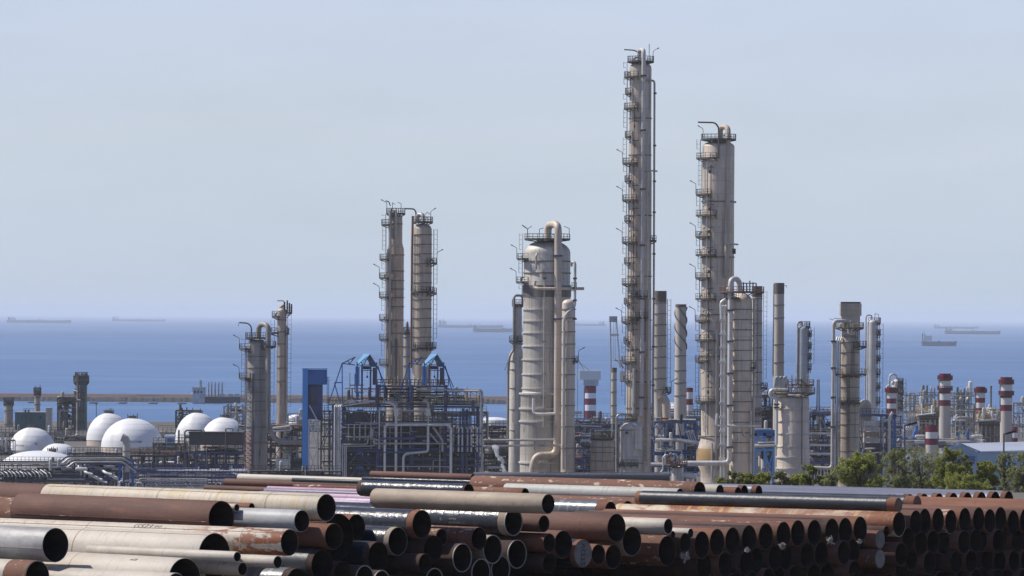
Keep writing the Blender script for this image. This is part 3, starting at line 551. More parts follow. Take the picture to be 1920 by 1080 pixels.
me.materials.clear(); me.materials.append(M['black']); w_ = bpy.data.objects.new('marking', me); COL.objects.link(w_); w_.parent = cap
# added pale chips stand for sunlight seen through gaps between the pipes
for (px, py, rad, nm) in ((1284, 1043, 9, 'below the first dark mouths of the brown row'), (1401, 1031, 4, 'below the fourth mouth of the brown row'), (1467, 1024, 6, 'below the sixth mouth of the brown row'), (1557, 1014, 7, 'below the ninth mouth of the brown row'), (1612, 1015, 4, 'left of the upper grey capped end')):
    D0 = min([p.y for p, q, r in PLACED if abs((p.x / p.y) * F + HX - px) < 22] or [210]) - .1; mb = MB(); s_ = D0 / F
    D0 = 214 + (px - 1300) * .03
    c = W(px, py, D0 + .2)
    for i in range(int(14 * rad)):
        a = Vector((random.gauss(0, .42), random.gauss(0, .25), random.gauss(0, .42))) * rad * s_; p = c + a; r = random.uniform(.03, .07)
        vs = [p + Vector((random.uniform(-1, 1), random.uniform(-1, 1), random.uniform(-1, 1))).normalized() * r for _ in range(4)]
        mb._add([tuple(v) for v in vs], [(0, 1, 2), (0, 3, 1), (1, 3, 2), (2, 3, 0)])
    o = mb.build('gap_light', 'gap_light', org=tuple(c), smooth=False); tag(o, 'pale chips standing for sunlight seen ' + nm, 'gap_light', 'pale chips standing for light between the pipes')
# ---------------------------------------------------------------- process columns
rnd0 = random.Random(3)
class T:
    """a vessel standing on the plant ground; sizes and heights are given in photo pixels at its own distance"""
    def __init__(s, name, label, cat, D, cx, ym, group=None, base=GZ):
        s.D, s.cx, s.s, s.ym = D, cx, D / F, ym; s.c = W(cx, ym, D); s.base = base
        s.o = (s.c.x, D, base); s.root = thing(name, label, cat, s.o, group)
    def z(s, py): return s.c.z - (py - s.ym) * s.s
    def x(s, px): return s.c.x + (px - s.cx) * s.s
    def P(s, px, py, off=0): return Vector((s.x(px), s.D + off * s.s, s.z(py)))
    def part(s, mb, name, mat, parent=None, smooth=True): return mb.build(name, mat, parent or s.root, s.o, smooth)
    def shell(s, prof, mat, name='shell', n=40, dome=None, ground=True, cx=None):
        """prof: (y, radius) from the top down; dome = height of the rounded head above the first point"""
        k = s.s; p = []; y0, r0 = prof[0]
        if dome:
            for i in range(7):
                t = math.pi / 2 * i / 6; p.append((max(.001, r0 * math.sin(t)) * k, s.z(y0 - dome * math.cos(t))))
        p += [(r * k, s.z(y)) for y, r in prof[1 if dome else 0:]]
        if ground: p.append((prof[-1][1] * k, s.base))
        mb = MB(); mb.lathe(s.x(cx) if cx else s.c.x, s.D, p[::-1], n); return s.part(mb, name, mat)
    def rings(s, ys, r, h=1.6, out=1.6, mat='ring', name='stiffening_ring', cx=None):
        for y in ys:
            rr = r(y) if callable(r) else r; mb = MB(); k = s.s
            mb.sector(s.x(cx) if cx else s.c.x, s.D, (rr - .4) * k, (rr + out) * k, s.z(y + h / 2), s.z(y - h / 2), 0, 360, 40); s.part(mb, name, mat)
    def plat(s, y, a0, a1, r0, r1, h=10.5, rail='rail', cx=None, lamp=None, bracket=True, dr=0.):
        k = s.s; X, Y = (s.x(cx) if cx else s.c.x), s.D; z = s.z(y); n = max(4, int(abs(a1 - a0) / 14)); full = abs(a1 - a0) > 359
        mb = MB(); mb.sector(X, Y, r0 * k, r1 * k, z - 1.5 * k, z, a0, a1, n * 2)
        if bracket:
            for i in range(n // 2 + 1):
                a = R(a0 + (a1 - a0) * i / (n // 2)); c, d = math.cos(a), math.sin(a)
                mb.bar((X + r0 * k * c, Y + r0 * k * d, z - 6 * k), (X + r1 * k * .97 * c, Y + r1 * k * .97 * d, z - 1.5 * k), .9 * k)
        o = s.part(mb, 'platform', 'deck', smooth=False); mb = MB(); w = .75 * k
        pts = [(X + (r1 - .4) * k * math.cos(R(a0 + (a1 - a0) * i / n)), Y + (r1 - .4) * k * math.sin(R(a0 + (a1 - a0) * i / n))) for i in range(n + 1)]
        if not full:
            pts = [(X + r0 * k * math.cos(R(a0)), Y + r0 * k * math.sin(R(a0)))] + pts + [(X + r0 * k * math.cos(R(a1)), Y + r0 * k * math.sin(R(a1)))]
        for i, p in enumerate(pts):
            mb.bar((*p, z), (*p, z + h * k), w)
            if i:
                for f in (1, .5): mb.bar((*pts[i - 1], z + h * k * f), (*p, z + h * k * f), w * .9)
                mb.bar((*pts[i - 1], z + 1.2 * k), (*p, z + 1.2 * k), w * .5, 2 * k)
        s.part(mb, 'railing', rail, o, False)
        if h > 9 and bracket and rnd0.random() < .75:
            a = R(rnd0.uniform(a0 + 15, a1 - 15)); rm = (r0 * .6 + r1 * .4); p = Vector((X + rm * k * math.cos(a), Y + rm * k * math.sin(a), z)); mb = MB(); mb.tube(bend([p, p + Vector((0, 0, rnd0.uniform(5, 9) * k)), Vector((X + r0 * k * math.cos(a), Y + r0 * k * math.sin(a), z + 9 * k))], 2 * k, 3), rnd0.uniform(.7, 1.4) * k, 6); s.part(mb, 'nozzle_pipe', rnd0.choice(['deck', 'pipe', 'rail']), o)
        if lamp is not None:
            a = R(lamp); p = Vector((X + r1 * k * math.cos(a), Y + r1 * k * math.sin(a), z)); q = p + Vector((0, 0, 21 * k)); e = q + Vector((math.cos(a) * (-8 if lamp > 1000 else 8) * k, -2 * k, 4 * k))
            mb = MB(); mb.tube(bend([p, q, e], 3 * k, 3), .6 * k, 5); mb.bar(e, e + (e - q).normalized() * 4 * k, 1.6 * k); s.part(mb, 'lamp_pole', 'rail', o)
        return o
    def ladder(s, y0, y1, ang, r, cage=True, cx=None):
        k = s.s; a = R(ang); X, Y = (s.x(cx) if cx else s.c.x), s.D; c = Vector((X + r * k * math.cos(a), Y + r * k * math.sin(a), 0)); t = Vector((-math.sin(a), math.cos(a), 0)); o = Vector((math.cos(a), math.sin(a), 0))
        mb = MB(); z0, z1 = s.z(y0), s.z(y1); w = .7 * k
        for g in (-2.3, 2.3): mb.bar((*(c + t * g * k).xy, z0), (*(c + t * g * k).xy, z1), w)
        z = z1
        while z < z0: mb.bar((*(c - t * 2.3 * k).xy, z), (*(c + t * 2.3 * k).xy, z), w * .7); z += 3.6 * k
        if cage:
            z = z1 + 18 * k; ps = [c - t * 3.2 * k + o * 2 * k, c - t * 2 * k + o * 6.5 * k, c + t * 2 * k + o * 6.5 * k, c + t * 3.2 * k + o * 2 * k]
            while z < z0:
                for i in range(3): mb.bar((*ps[i].xy, z), (*ps[i + 1].xy, z), w * .7)
                z += 9 * k
            for p in ps[1:3]: mb.bar((*p.xy, z1 + 18 * k), (*p.xy, z0), w * .6)
        s.part(mb, 'ladder', 'rail', smooth=False)
    def pipe(s, pts, r, mat='pipe', rad=8, name='pipe', n=10, parent=None):
        P = [s.P(*p) for p in pts]; mb = MB(); mb.tube(bend(P, rad * s.s), r * s.s, n); return s.part(mb, name, mat, parent)
    def bars(s, segs, w, name, mat, parent=None):
        mb = MB()
        for a, b in segs: mb.bar(s.P(*a), s.P(*b), w * s.s)
        return s.part(mb, name, mat, parent, False)
    def boxp(s, x0, x1, y0, y1, o0, o1, name, mat, parent=None):
        mb = MB(); a = s.P(x0, y1, o0); b = s.P(x1, y0, o1); mb.box(a, b); return s.part(mb, name, mat, parent, False)
    def clamp(s, px, ys, r, off, mat='rail', name='pipe_clamp', w=3.2):
        for y in ys: s.boxp(px - r - 1.2, px + r + 1.2, y - w / 2, y + w / 2, off - r - 1, off + r + 1.5, name, mat)

# the tall twin-toned tower
t = T('distillation_tower', 'tallest column, slender grey, with platforms all the way up its left side', 'column', 1080, 1199, 480)
t.shell([(128, 20.5), (225, 20.5), (320, 21), (326, 22), (540, 22.5), (560, 23), (900, 23.5)], 'clad_tan', dome=13)
t.rings([222, 291, 404, 518, 600, 655, 716, 765], lambda y: 20.6 if y < 322 else 22.4 if y < 550 else 23.2, 2, 1.4)
t.plat(116, 0, 360, 6, 25, lamp=20)
big, small = [145, 204, 307, 376, 455, 533, 604, 679], [176, 257, 340, 415, 493.5, 569, 642, 715]
for y in big: t.plat(y, 118, 258, 21, 33 if y > 250 else 31, lamp=172 if y in (307, 376, 455, 604) else None)
for y in small: t.plat(y, 140, 225, 21, 29)
ys = sorted(big + small + [116, 760])
for i in range(len(ys) - 1): t.ladder(ys[i], ys[i + 1], 176 + (i % 2) * 16, 25.5)
t.pipe([(1196, 118, 2), (1196, 94, 2), (1204, 94, -26), (1204, 780, -27)], 4, 'clad_pale', 9, 'overhead_pipe')
t.clamp(1204, [143, 245, 355, 460, 560, 660, 745], 4, -27)
t.pipe([(1206, 150, -24), (1225, 152, -8), (1226, 520, -8), (1226, 800, -8)], 2, 'pipe', 5, 'downcomer')
t.pipe([(1208, 293, -26), (1208, 320, -28), (1231, 321, -10)], 1.4, 'pipe', 3, 'branch_pipe')
t.pipe([(1217, 560, -22), (1217, 860, -24)], 3, 'clad_tan', 3, 'riser'); t.pipe([(1190, 690, -26), (1190, 850, -26)], 3.4, 'pipe', 3, 'riser')
t.clamp(1226, [175, 273, 340, 398, 476, 560, 650, 722], 1.8, -8)
t.plat(452, -25, 40, 22, 32, cx=1199); t.plat(556, 225, 300, 22, 31); t.plat(596, 225, 300, 22, 31)
t.pipe([(1194, 116, 4), (1194, 97, 4), (1186, 94, 4), (1168, 93, 4)], 1.2, 'rail', 5, 'davit'); t.pipe([(1215, 112, 6), (1215, 82, 6)], .6, 'rail', 2, 'mast')
t.boxp(1203, 1211, 640, 668, -24.5, -23.4, 'patch_plate', 'clad_pale')

for x, y0, y1, r, m in ((1183, 150, 860, .9, 'pipe'), (1187, 210, 640, .7, 'rail'), (1191, 330, 900, 1, 'clad_tan'), (1213, 240, 700, .8, 'pipe'), (1178, 300, 880, .7, 'piped')): t.pipe([(x, y0, -24), (x, y1, -24.5)], r, m, 2, 'conduit', 6)
for y in (232, 268, 352, 395, 436, 487, 572, 622, 660, 700): t.pipe([(1178, y, -20), (1182, y - 4, -24), (1196, y - 4, -25)], .8, 'piped', 2, 'branch_pipe', 6); t.boxp(1186, 1189, y + 3, y + 8, -27, -24, 'instrument_box', 'rail')
# second tall column
t = T('distillation_tower', 'second tallest column, wide at the top, its left flank sunlit and lined with platforms', 'column', 1055, 1346, 480)
t.shell([(275, 30), (400, 30), (510, 30.5), (620, 31.5), (700, 32), (818, 29), (832, 33), (846, 37), (870, 37), (884, 30), (900, 30)], 'clad_tan', dome=11)
t.rings([378, 482, 590, 668, 818], lambda y: 30.2 if y < 500 else 31.3, 2.2, 1.6)
t.plat(262, 0, 360, 8, 33, lamp=150)
pl = [297.6, 365.5, 404.6, 444.6, 478.7, 521.7, 561, 601.7, 638, 677, 753]
for i, y in enumerate(pl): t.plat(y, 125, 262 if i % 2 == 0 else 240, 30.5, 42, lamp=175 if i in (1, 3, 5, 7) else None)
pl = [262] + pl + [800]
for i in range(len(pl) - 1): t.ladder(pl[i], pl[i + 1], 186 + (i % 2) * 18, 34.5)
t.pipe([(1349, 262, 0), (1349, 238, 0), (1363, 238, -14), (1363, 262, -22), (1361, 520, -34)], 5, 'clad_brown', 9, 'overhead_pipe')
t.pipe([(1345, 298, -33), (1345, 240, -33), (1338, 231, -33), (1306, 230.5, -33)], 1.5, 'rail', 9, 'davit')
t.pipe([(1318, 378, -26), (1379, 379, -14)], 2, 'pipe', 3, 'ring_pipe'); t.pipe([(1358, 440, -33), (1359, 457, -34), (1383, 458.5, -20)], 1.6, 'pipe', 4, 'branch_pipe')
t.pipe([(1343, 618, -36), (1343, 890, -37)], 2.2, 'pipe', 2, 'riser'); t.pipe([(1351, 560, -36), (1351, 880, -36)], 1.6, 'railrust', 2, 'riser')
t.pipe([(1336, 830, -39), (1336, 900, -39)], 2.0, 'pipe', 2, 'riser'); t.boxp(1371, 1379, 466, 476, -14, -5, 'junction_box', 'deck')
o = t.boxp(1312, 1380, 843, 872, 0, 1, 'insulation_band', 'pipeo'); bpy.data.objects.remove(o)
mb = MB(); mb.lathe(t.c.x, t.D, [(38.2 * t.s, t.z(868)), (38.2 * t.s, t.z(848)), (33 * t.s, t.z(834))], 40, close=False); t.part(mb, 'exposed_insulation', 'pipeo')

for x, y0, y1, r, m in ((1324, 300, 820, .9, 'pipe'), (1331, 310, 560, .8, 'rail'), (1328, 520, 815, 1, 'piped'), (1370, 480, 700, .9, 'clad_brown')): t.pipe([(x, y0, -33), (x, y1, -34)], r, m, 2, 'conduit', 6)
for y in (318, 388, 430, 468, 505, 545, 585, 625, 660, 700, 730): t.pipe([(1317, y, -24), (1322, y - 4, -31), (1336, y - 4, -34)], .8, 'piped', 2, 'branch_pipe', 6); t.boxp(1326, 1330, y + 2, y + 8, -36, -33, 'instrument_box', 'rail')
# column with the tall left hand pipe, in front of the second tower
t = T('distillation_tower', 'banded tan column with a tall inverted U pipe down its left side', 'column', 985, 1390, 700)
t.shell([(566, 19.5), (740, 20), (745, 21), (900, 21.5)], 'clad_tan', dome=17)
t.rings([580 + 19.2 * i for i in range(15)], lambda y: 19.8 if y < 742 else 21.2, 1.6, 1.2)
t.pipe([(1387, 548, 0), (1384, 523, -4), (1368, 523, -20), (1368, 868, -22), (1281, 869, -22), (1276, 876, -22), (1276, 892, -22)], 5, 'clad_pale', 11, 'overhead_pipe', 12)
t.clamp(1368, [582, 640, 700, 760, 838], 5, -22)
for i, x in enumerate((1352, 1357)): t.pipe([(x + 4, 573, -8), (x, 578, -12), (x, 895, -14)], 1.7 + .4 * i, 'pipew', 4, 'riser')
t.pipe([(1361, 560, -10), (1350, 566, -12), (1351, 600, -12)], 2.2, 'pipew', 5, 'riser_bend')
t.clamp(1354.5, [600 + 26 * i for i in range(11)], 4.4, -13, 'pipew', w=4.5)
t.pipe([(1344, 775, -26), (1342, 797, -26), (1350, 798, -28), (1426, 798, -26)], 2.0, 'pipew', 6, 'cross_pipe')
t.pipe([(1394, 800, -25), (1394, 816, -25), (1414, 817, -24)], 2, 'pipe', 6, 'branch_pipe')
t.pipe([(1413, 560, -6), (1413, 890, -8)], 2.3, 'pipe', 2, 'riser'); t.pipe([(1408, 770, -20), (1408, 890, -20)], 2, 'pipe', 2, 'riser')
t.plat(548, 0, 360, 20, 42, rail='railrust'); t.plat(560, 150, 250, 20, 33)
for i, x in enumerate((1388, 1393, 1399, 1405, 1411, 1417)): t.pipe([(x, 546, 3), (x, 526 + (i % 3) * 3, 3)], 1.2, 'navy', 2, 'vent_valve', 6)
t.pipe([(1388, 531, 3), (1418, 531, 3)], 1.1, 'navy', 2, 'header_pipe', 6); t.ladder(560, 760, 8, 24); t.plat(690, -30, 30, 20, 28)

# chimney standing behind it
def stack(label, D, cx, ym, prof, mat, top, ringys, soot=20, name='chimney', group=None, dr=1.1):
    t = T(name, label, 'chimney', D, cx, ym, group); k = t.s; r0 = prof[0][1]
    mb = MB(); pr = [(r * k, t.z(y)) for y, r in prof] + [(prof[-1][1] * k, t.base)]
    pr = [(r0 * k * .85, t.z(top + 20)), (r0 * k * .85, t.z(top))] + pr
    mb.lathe(t.c.x, D, pr[::-1], 32, close=False); t.part(mb, 'shell', mat)
    mb = MB(); mb.lathe(t.c.x, D, [((r0 + .35) * k, t.z(top + soot)), ((r0 + .35) * k, t.z(top - .6)), (r0 * .84 * k, t.z(top - .6))], 32, close=False); t.part(mb, 'sooty_top', 'soot')
    def rad(y):
        for (ya, ra), (yb, rb) in zip(prof, prof[1:]):
            if ya <= y <= yb: return ra + (rb - ra) * (y - ya) / (yb - ya)
        return prof[-1][1]
    t.rings(ringys, rad, 1.4, dr); t.rad = rad; return t
t = stack('flat topped grey chimney just behind the banded tan column', 1100, 1419, 650, [(537, 9.5), (900, 10.5)], 'conc', 537, [560 + 23 * i for i in range(14)])
t.plat(728, -40, 60, 10, 21); t.ladder(545, 728, 0, 12); t.plat(775, 200, 380, 10, 17)
t = stack('wide flat topped grey chimney right beside the tallest column', 1110, 1237, 650, [(546, 12), (730, 12.5), (740, 10), (775, 9)], 'conc', 546, [568 + 20.3 * i for i in range(9)], 20)
t.plat(736, -60, 80, 11, 22, lamp=0); t.ladder(560, 735, 5, 14); t.pipe([(1240, 742, -12), (1249, 752, -12), (1251, 790, -12)], 8, 'clad_tan', 14, 'flue_bend', 14)
t = stack('chimney wrapped in spiral strakes between the two tall columns', 1150, 1276, 690, [(571, 10), (640, 10.2), (900, 12.8)], 'conc', 571, [667, 695, 718, 742], 5)
for ph in (0, 120, 240):
    mb = MB(); k = t.s; n_ = 46
    for i in range(n_):
        y = 576 + 82 * i / n_; a = R(ph + 400 * i / n_); y2 = 576 + 82 * (i + 1) / n_; a2 = R(ph + 400 * (i + 1) / n_)
        p = lambda yy, aa, rr: Vector((t.c.x + rr * k * math.cos(aa), t.D + rr * k * math.sin(aa), t.z(yy)))
        mb.bar((p(y, a, 9.8) + p(y, a, 12.6)) / 2, (p(y2, a2, 9.8) + p(y2, a2, 12.6)) / 2, 2.6 * k, 1.0 * k)
    t.part(mb, 'spiral_strake', 'soot', smooth=False)
t = stack('slim ribbed grey chimney standing alone against the sea, right of the banded tan column', 1150, 1460.5, 620, [(531, 9.3), (900, 10.6)], 'conc', 531, [572, 596, 646, 680], 20)
t.ladder(533, 706, 182, 10.5, cage=False); t.bars([((1449.5 - .03 * i, 534 + 3.1 * i, -1), (1452, 534 + 3.1 * i, -1)) for i in range(55)], 1.3, 'step_irons', 'rail'); t.bars([((1470, 536, 0), (1474, 535, 0)), ((1474, 535, 0), (1474, 539, 0))], .9, 'warning_light', 'rail')
t = stack('thin plain chimney with a sooty top left of the tallest column', 1300, 1151, 740, [(690, 5), (850, 5.8)], 'conc', 690, [712, 735, 760, 780], 8)

# twin columns above the blue furnace
t = T('distillation_tower', 'left one of the twin columns above the blue furnace, narrowing at the top', 'column', 1120, 741, 560)
t.shell([(408, 12.5), (456, 12.8), (467, 15.8), (900, 16.5)], 'clad_brown', dome=8)
t.rings([420, 478, 508, 526, 542, 558, 575, 600, 625, 650], lambda y: 12.6 if y < 460 else 16, 1.5, 1.2)
t.plat(401, 0, 360, 10, 18, lamp=160)
for i, y in enumerate((422, 487, 522, 558, 600, 637, 684)): t.plat(y, 130, 240, 14, 30 if i else 27, lamp=178 if i in (2, 3) else None)
pl = [401, 422, 487, 522, 558, 600, 637, 684]
for i in range(7): t.ladder(pl[i], pl[i + 1], 178 + (i % 2) * 20, 19)
t.pipe([(731, 395, -16), (731, 470, -18), (731, 720, -19)], 3, 'pipe', 4, 'riser'); t.pipe([(738, 404, -6), (739, 392, -12), (742, 396, -17), (742, 470, -18)], 2, 'pipe', 3, 'overhead_pipe')
t.pipe([(728, 470, -20), (727, 466, -20), (725, 476, -20), (725, 720, -20)], 2.4, 'pipew', 4, 'riser'); t.pipe([(744, 635, -18), (744, 720, -18)], 2.2, 'piped', 2, 'riser')
t.pipe([(731, 386, -10), (728, 378, -8), (722, 377, -8)], 1, 'rail', 3, 'davit'); t.bars([((735, 400, -8), (735, 380, -8)), ((735, 380, -8), (740, 384, -8)), ((751, 400, 0), (751, 382, 0)), ((751, 382, 0), (744, 379, 0))], 1, 'lamp_arm', 'rail')
t.pipe([(758, 391, 0), (775, 391.5, 0), (779, 397, 0), (779, 408, 0)], 1.4, 'rail', 6, 'bridge_pipe')
t = T('distillation_tower', 'right one of the twin columns above the blue furnace, with platforms on its right side', 'column', 1115, 792, 560)
t.shell([(430, 16.8), (480, 17), (900, 17.5)], 'clad_brown', dome=11)
t.rings([440, 458, 476, 494, 512, 530, 562, 579, 597, 614, 632, 655, 672], 17.1, 1.5, 1.3)
t.plat(417, 0, 360, 6, 19, lamp=40); t.plat(548, 150, 390, 17, 22); t.plat(653, 160, 390, 17, 20)
for y in (494, 550, 652): t.plat(y, -60, 60, 17, 27, lamp=0 if y == 494 else None)
for a, b in ((430, 494), (494, 550), (550, 652)): t.ladder(a, b, -8, 21)
t.pipe([(782, 418, 0), (782, 402, 0), (792, 402, -8), (793, 420, -14)], 4, 'pipe', 8, 'overhead_pipe'); t.pipe([(773, 405, 0), (772, 470, -2), (772, 690, -2)], 2.2, 'railrust', 2, 'riser')
t.ladder(440, 700, 205, 19, cage=False)
t.bars([((786, 525, -19), (793, 529, -19)), ((786, 578, -19), (793, 582, -19)), ((786, 415, -8), (800, 398, -8)), ((800, 398, -8), (806, 402, -8))], 1.1, 'lamp_arm', 'railpale')
t = T('distillation_tower', 'short slim column with a pointed top squeezed between the twin columns', 'column', 1180, 763, 660)
t.shell([(612, 3), (622, 3.5), (630, 7), (900, 7.2)], 'clad_dark', dome=10); t.rings([632, 650, 668, 686], 7, 1.4, 1.2); t.plat(624, 0, 360, 3, 8)

# the wide column with the thick inverted U pipe
t = T('distillation_tower', 'widest column in the centre with a thick inverted U pipe over its domed top', 'column', 1020, 1025, 640)
t.shell([(474, 43.5), (532, 43.5), (536, 45), (556, 45), (560, 44), (735, 45), (739, 50), (742, 48), (900, 49)], 'clad_grey', dome=24, n=56)
t.rings([490, 512], 43.6, 2, 1.5); t.rings([580, 602, 624, 649, 674.5, 702, 728], 44.5, 2.2, 2.4, 'clad_pale'); t.rings([738, 766, 790, 867], 48, 3, 3.4, 'clad_pale')
mb = MB(); mb.lathe(t.c.x, t.D, [(45.4 * t.s, t.z(557)), (45.4 * t.s, t.z(535))], 56, close=False); t.part(mb, 'dark_band', 'duct')
t.plat(449, 0, 360, 10, 43, lamp=150); t.plat(486, 150, 215, 43, 57, lamp=180); t.plat(530, 150, 215, 44, 58, lamp=180)
t.ladder(438, 486, 182, 46); t.ladder(486, 530, 188, 47); t.ladder(536, 560, 195, 48)
t.pipe([(1026, 455, 0), (1026, 421, 0), (1045, 421, -46), (1045, 852, -56), (1007, 853, -60), (1000, 872, -60), (1000, 896, -60)], 7, 'clad_tan', 16, 'overhead_pipe', 14)
t.clamp(1045, [480, 598], 7, -50, 'navy'); t.rings([515, 546, 640, 700, 760, 820], 7.1, 1, .5, cx=1045) if 0 else None
t.pipe([(1003, 527, -47), (1000, 539, -48), (1008, 541.5, -54), (1094, 541, -52)], 2.8, 'clad_tan', 7, 'cross_pipe')
t.pipe([(1001, 746, -52), (1001, 774, -54), (1012, 776, -58), (1092, 772, -56)], 2.8, 'pipew', 8, 'cross_pipe')
t.pipe([(1020, 515, -47), (1020, 800, -53)], 1.5, 'pipe', 2, 'riser'); t.pipe([(1006, 476, -42), (1004, 480, -46), (1004, 506, -46)], 2, 'pipe', 4, 'side_pipe')
t.clamp(1020, [522, 640, 700, 745], 1.5, -48)
t.pipe([(1062, 570, -38), (1056, 580, -42), (1056, 880, -47)], 2.3, 'clad_brown', 5, 'riser')
t.bars([((988, 447, -20), (988, 430, -20)), ((988, 430, -20), (980, 425, -20)), ((988, 430, -20), (996, 424, -20)), ((1066, 448, 0), (1066, 428, 0)), ((1066, 428, 0), (1056, 424, 0)), ((1010, 447, -30), (1010, 430, -30)), ((1010, 430, -30), (1018, 428, -30))], 1.1, 'lamp_arm', 'rail')
t.pipe([(905, 825, -66), (1040, 823, -66)], 2.2, 'pipe', 2, 'transfer_pipe'); t.pipe([(907, 836, -68), (985, 834, -68), (1077, 833.5, -66)], 2.2, 'pipe', 2, 'transfer_pipe')
t.bars([((1003, 843, -50), (1003, 826, -50)), ((1043, 640, -55), (1046, 664, -55))], 1, 'bracket', 'rail')
t = T('distillation_tower', 'slimmer companion column on the right flank of the widest column', 'column', 1012, 1065.5, 690)
t.shell([(570, 12.5), (900, 13)], 'clad_tan', dome=9); t.rings([580, 596, 622, 645, 672, 702, 730, 760, 800, 840], 12.8, 1.4, 1.2)
t.pipe([(1070, 500, 0), (1070, 491, 0), (1077, 492, -6), (1077, 575, -8), (1061, 588, -16), (1057, 600, -16), (1057, 880, -16)], 2.6, 'pipe', 7, 'overhead_pipe')
t.plat(678, -50, 50, 10, 19, lamp=0); t.clamp(1077, [522, 563, 598], 2.6, -7); t.plat(540, -60, 40, 10, 15)
t = T('distillation_tower', 'slim column with a conical shoulder on the left flank of the widest column', 'column', 1045, 970, 690)
t.shell([(577, 8), (655, 8.2), (672, 14.5), (900, 15.5)], 'clad_grey', dome=9); t.rings([595, 612, 630, 676, 692, 727, 767, 806], lambda y: 8.3 if y < 655 else 14.8, 1.5, 1.2, 'clad_pale')
t.pipe([(979, 575, 0), (979, 554, 0), (963, 554, -8), (963, 655, -8), (955, 668, -14), (953, 700, -14), (953, 830, -15)], 2.4, 'clad_dark', 6, 'overhead_pipe')
t.plat(572, 0, 360, 7, 11); t.plat(640, 180, 350, 8, 16); t.bars([((953, 676, -15), (948, 690, -15)), ((948, 690, -15), (946, 694, -15))], 2, 'vent', 'pipew')

# dark column with the bent overhead line, left
t = T('distillation_tower', 'dark grey column with a thick pipe looping over its top, left of the blue tower', 'column', 1000, 481, 760)
t.shell([(648, 17.5), (780, 18), (790, 20), (900, 21)], 'clad_dark', dome=14); t.rings([668, 690, 712, 735, 752, 770, 800, 830], lambda y: 17.8 if y < 785 else 20.4, 1.3, 1)
t.pipe([(484, 640, 0), (484, 608, 0), (503, 608, -20), (504, 800, -24), (520, 828, -24), (568, 828, -24)], 5, 'clad_dark', 15, 'overhead_pipe', 12)
t.pipe([(471, 640, -12), (471, 612, -12), (464, 606, -12), (448, 605, -12)], 1.3, 'rail', 7, 'davit'); t.bars([((447, 606, -12), (447, 612, -12))], .9, 'hook', 'rail')
for y in (655, 710): t.plat(y, 140, 230, 18, 33, lamp=180)
t.plat(634, 100, 320, 10, 22); t.plat(650, -60, 30, 18, 36)
for a, b in ((634, 655), (655, 710), (710, 770)): t.ladder(a, b, 186, 22)
t.pipe([(462, 650, -18), (461, 890, -20)], 1.5, 'pipe', 2, 'riser'); t.pipe([(475, 700, -20), (475, 890, -21)], 1.3, 'piped', 2, 'riser')
t = T('distillation_tower', 'thin column with a cluster of upright vents on its top, behind the dark looped one', 'column', 1120, 528, 690)
t.shell([(585, 8.5), (690, 8.8), (900, 10)], 'clad_brown', dome=8); t.rings([600, 622, 645, 668, 690, 715], 8.8, 1.2, 1)
t.plat(587, 0, 90, 3, 19); t.plat(594, 140, 240, 8, 19); t.plat(625, -40, 40, 8, 14); t.plat(625, 150, 220, 8, 24)
for x, y in ((533, 566), (538, 563), (542, 568), (546, 570)): t.pipe([(x, 586, -3), (x, y, -3)], 1.5, 'deck', 2, 'vent_pipe', 6)
t.pipe([(524, 586, 0), (525, 576, 0), (531, 572, 0)], 2.6, 'clad_brown', 4, 'overhead_pipe'); t.pipe([(519, 564, -2), (532, 564, -2), (532, 586, -2)], .9, 'rail', 3, 'davit')
t.ladder(590, 780, 0, 11); t.pipe([(537, 610, -6), (538, 790, -6)], 1.6, 'pipe', 2, 'riser'); t.ladder(600, 780, 182, 14)
t.bars([((546, 586, -3), (537, 596, -3))], 1.6, 'bracket', 'deck')

# wide low column with the crowded top deck
t = T('distillation_tower', 'stout banded column with a crowded pipe deck on top, right of the banded tan one', 'column', 975, 1488, 810)
t.shell([(748, 29), (838, 29.5), (845, 31), (900, 31.5)], 'clad_tan', dome=8); t.rings([766, 790, 813, 837], 29.4, 2, 1.8, 'clad_pale'); t.rings([857, 878], 31.2, 2.6, 2.4, 'clad_pale')
t.plat(737, 0, 360, 20, 40, rail='railyel'); t.plat(722, -20, 120, 8, 38, rail='railrust')
for i, x in enumerate((1456, 1463, 1470)): t.pipe([(x - 5, 730, -10), (x - 2, 708, -10), (x + 3, 707, -10), (x - 3, 732, -10)], 2.6, 'pipe', 6, 'gooseneck')
t.pipe([(1476, 731, -14), (1446, 731, -16), (1442, 736, -16), (1444, 745, -16), (1455, 746, -18), (1455, 832, -22)], 3.2, 'pipew', 6, 'overhead_pipe')
t.pipe([(1476, 741, -16), (1448, 741, -16)], 2.6, 'pipew', 4, 'return_pipe'); t.clamp(1455, [758, 764], 4, -20)
t.pipe([(1502, 742, -30), (1502, 870, -33)], 1, 'rail', 2, 'riser')
for i in range(14): x = 1473 + 3.6 * i; t.pipe([(x, 736, random.uniform(-20, 10)), (x, random.uniform(702, 724), -8)], random.uniform(.6, 1.3), random.choice(['pipe', 'rail', 'deck', 'railpale']), 2, 'vent_pipe', 6)
t.bars([((1514, 712, -4), (1522, 717, -4)), ((1476, 716, -8), (1500, 712, -8)), ((1480, 728, -10), (1520, 728, -10))], 1.4, 'header', 'railpale')

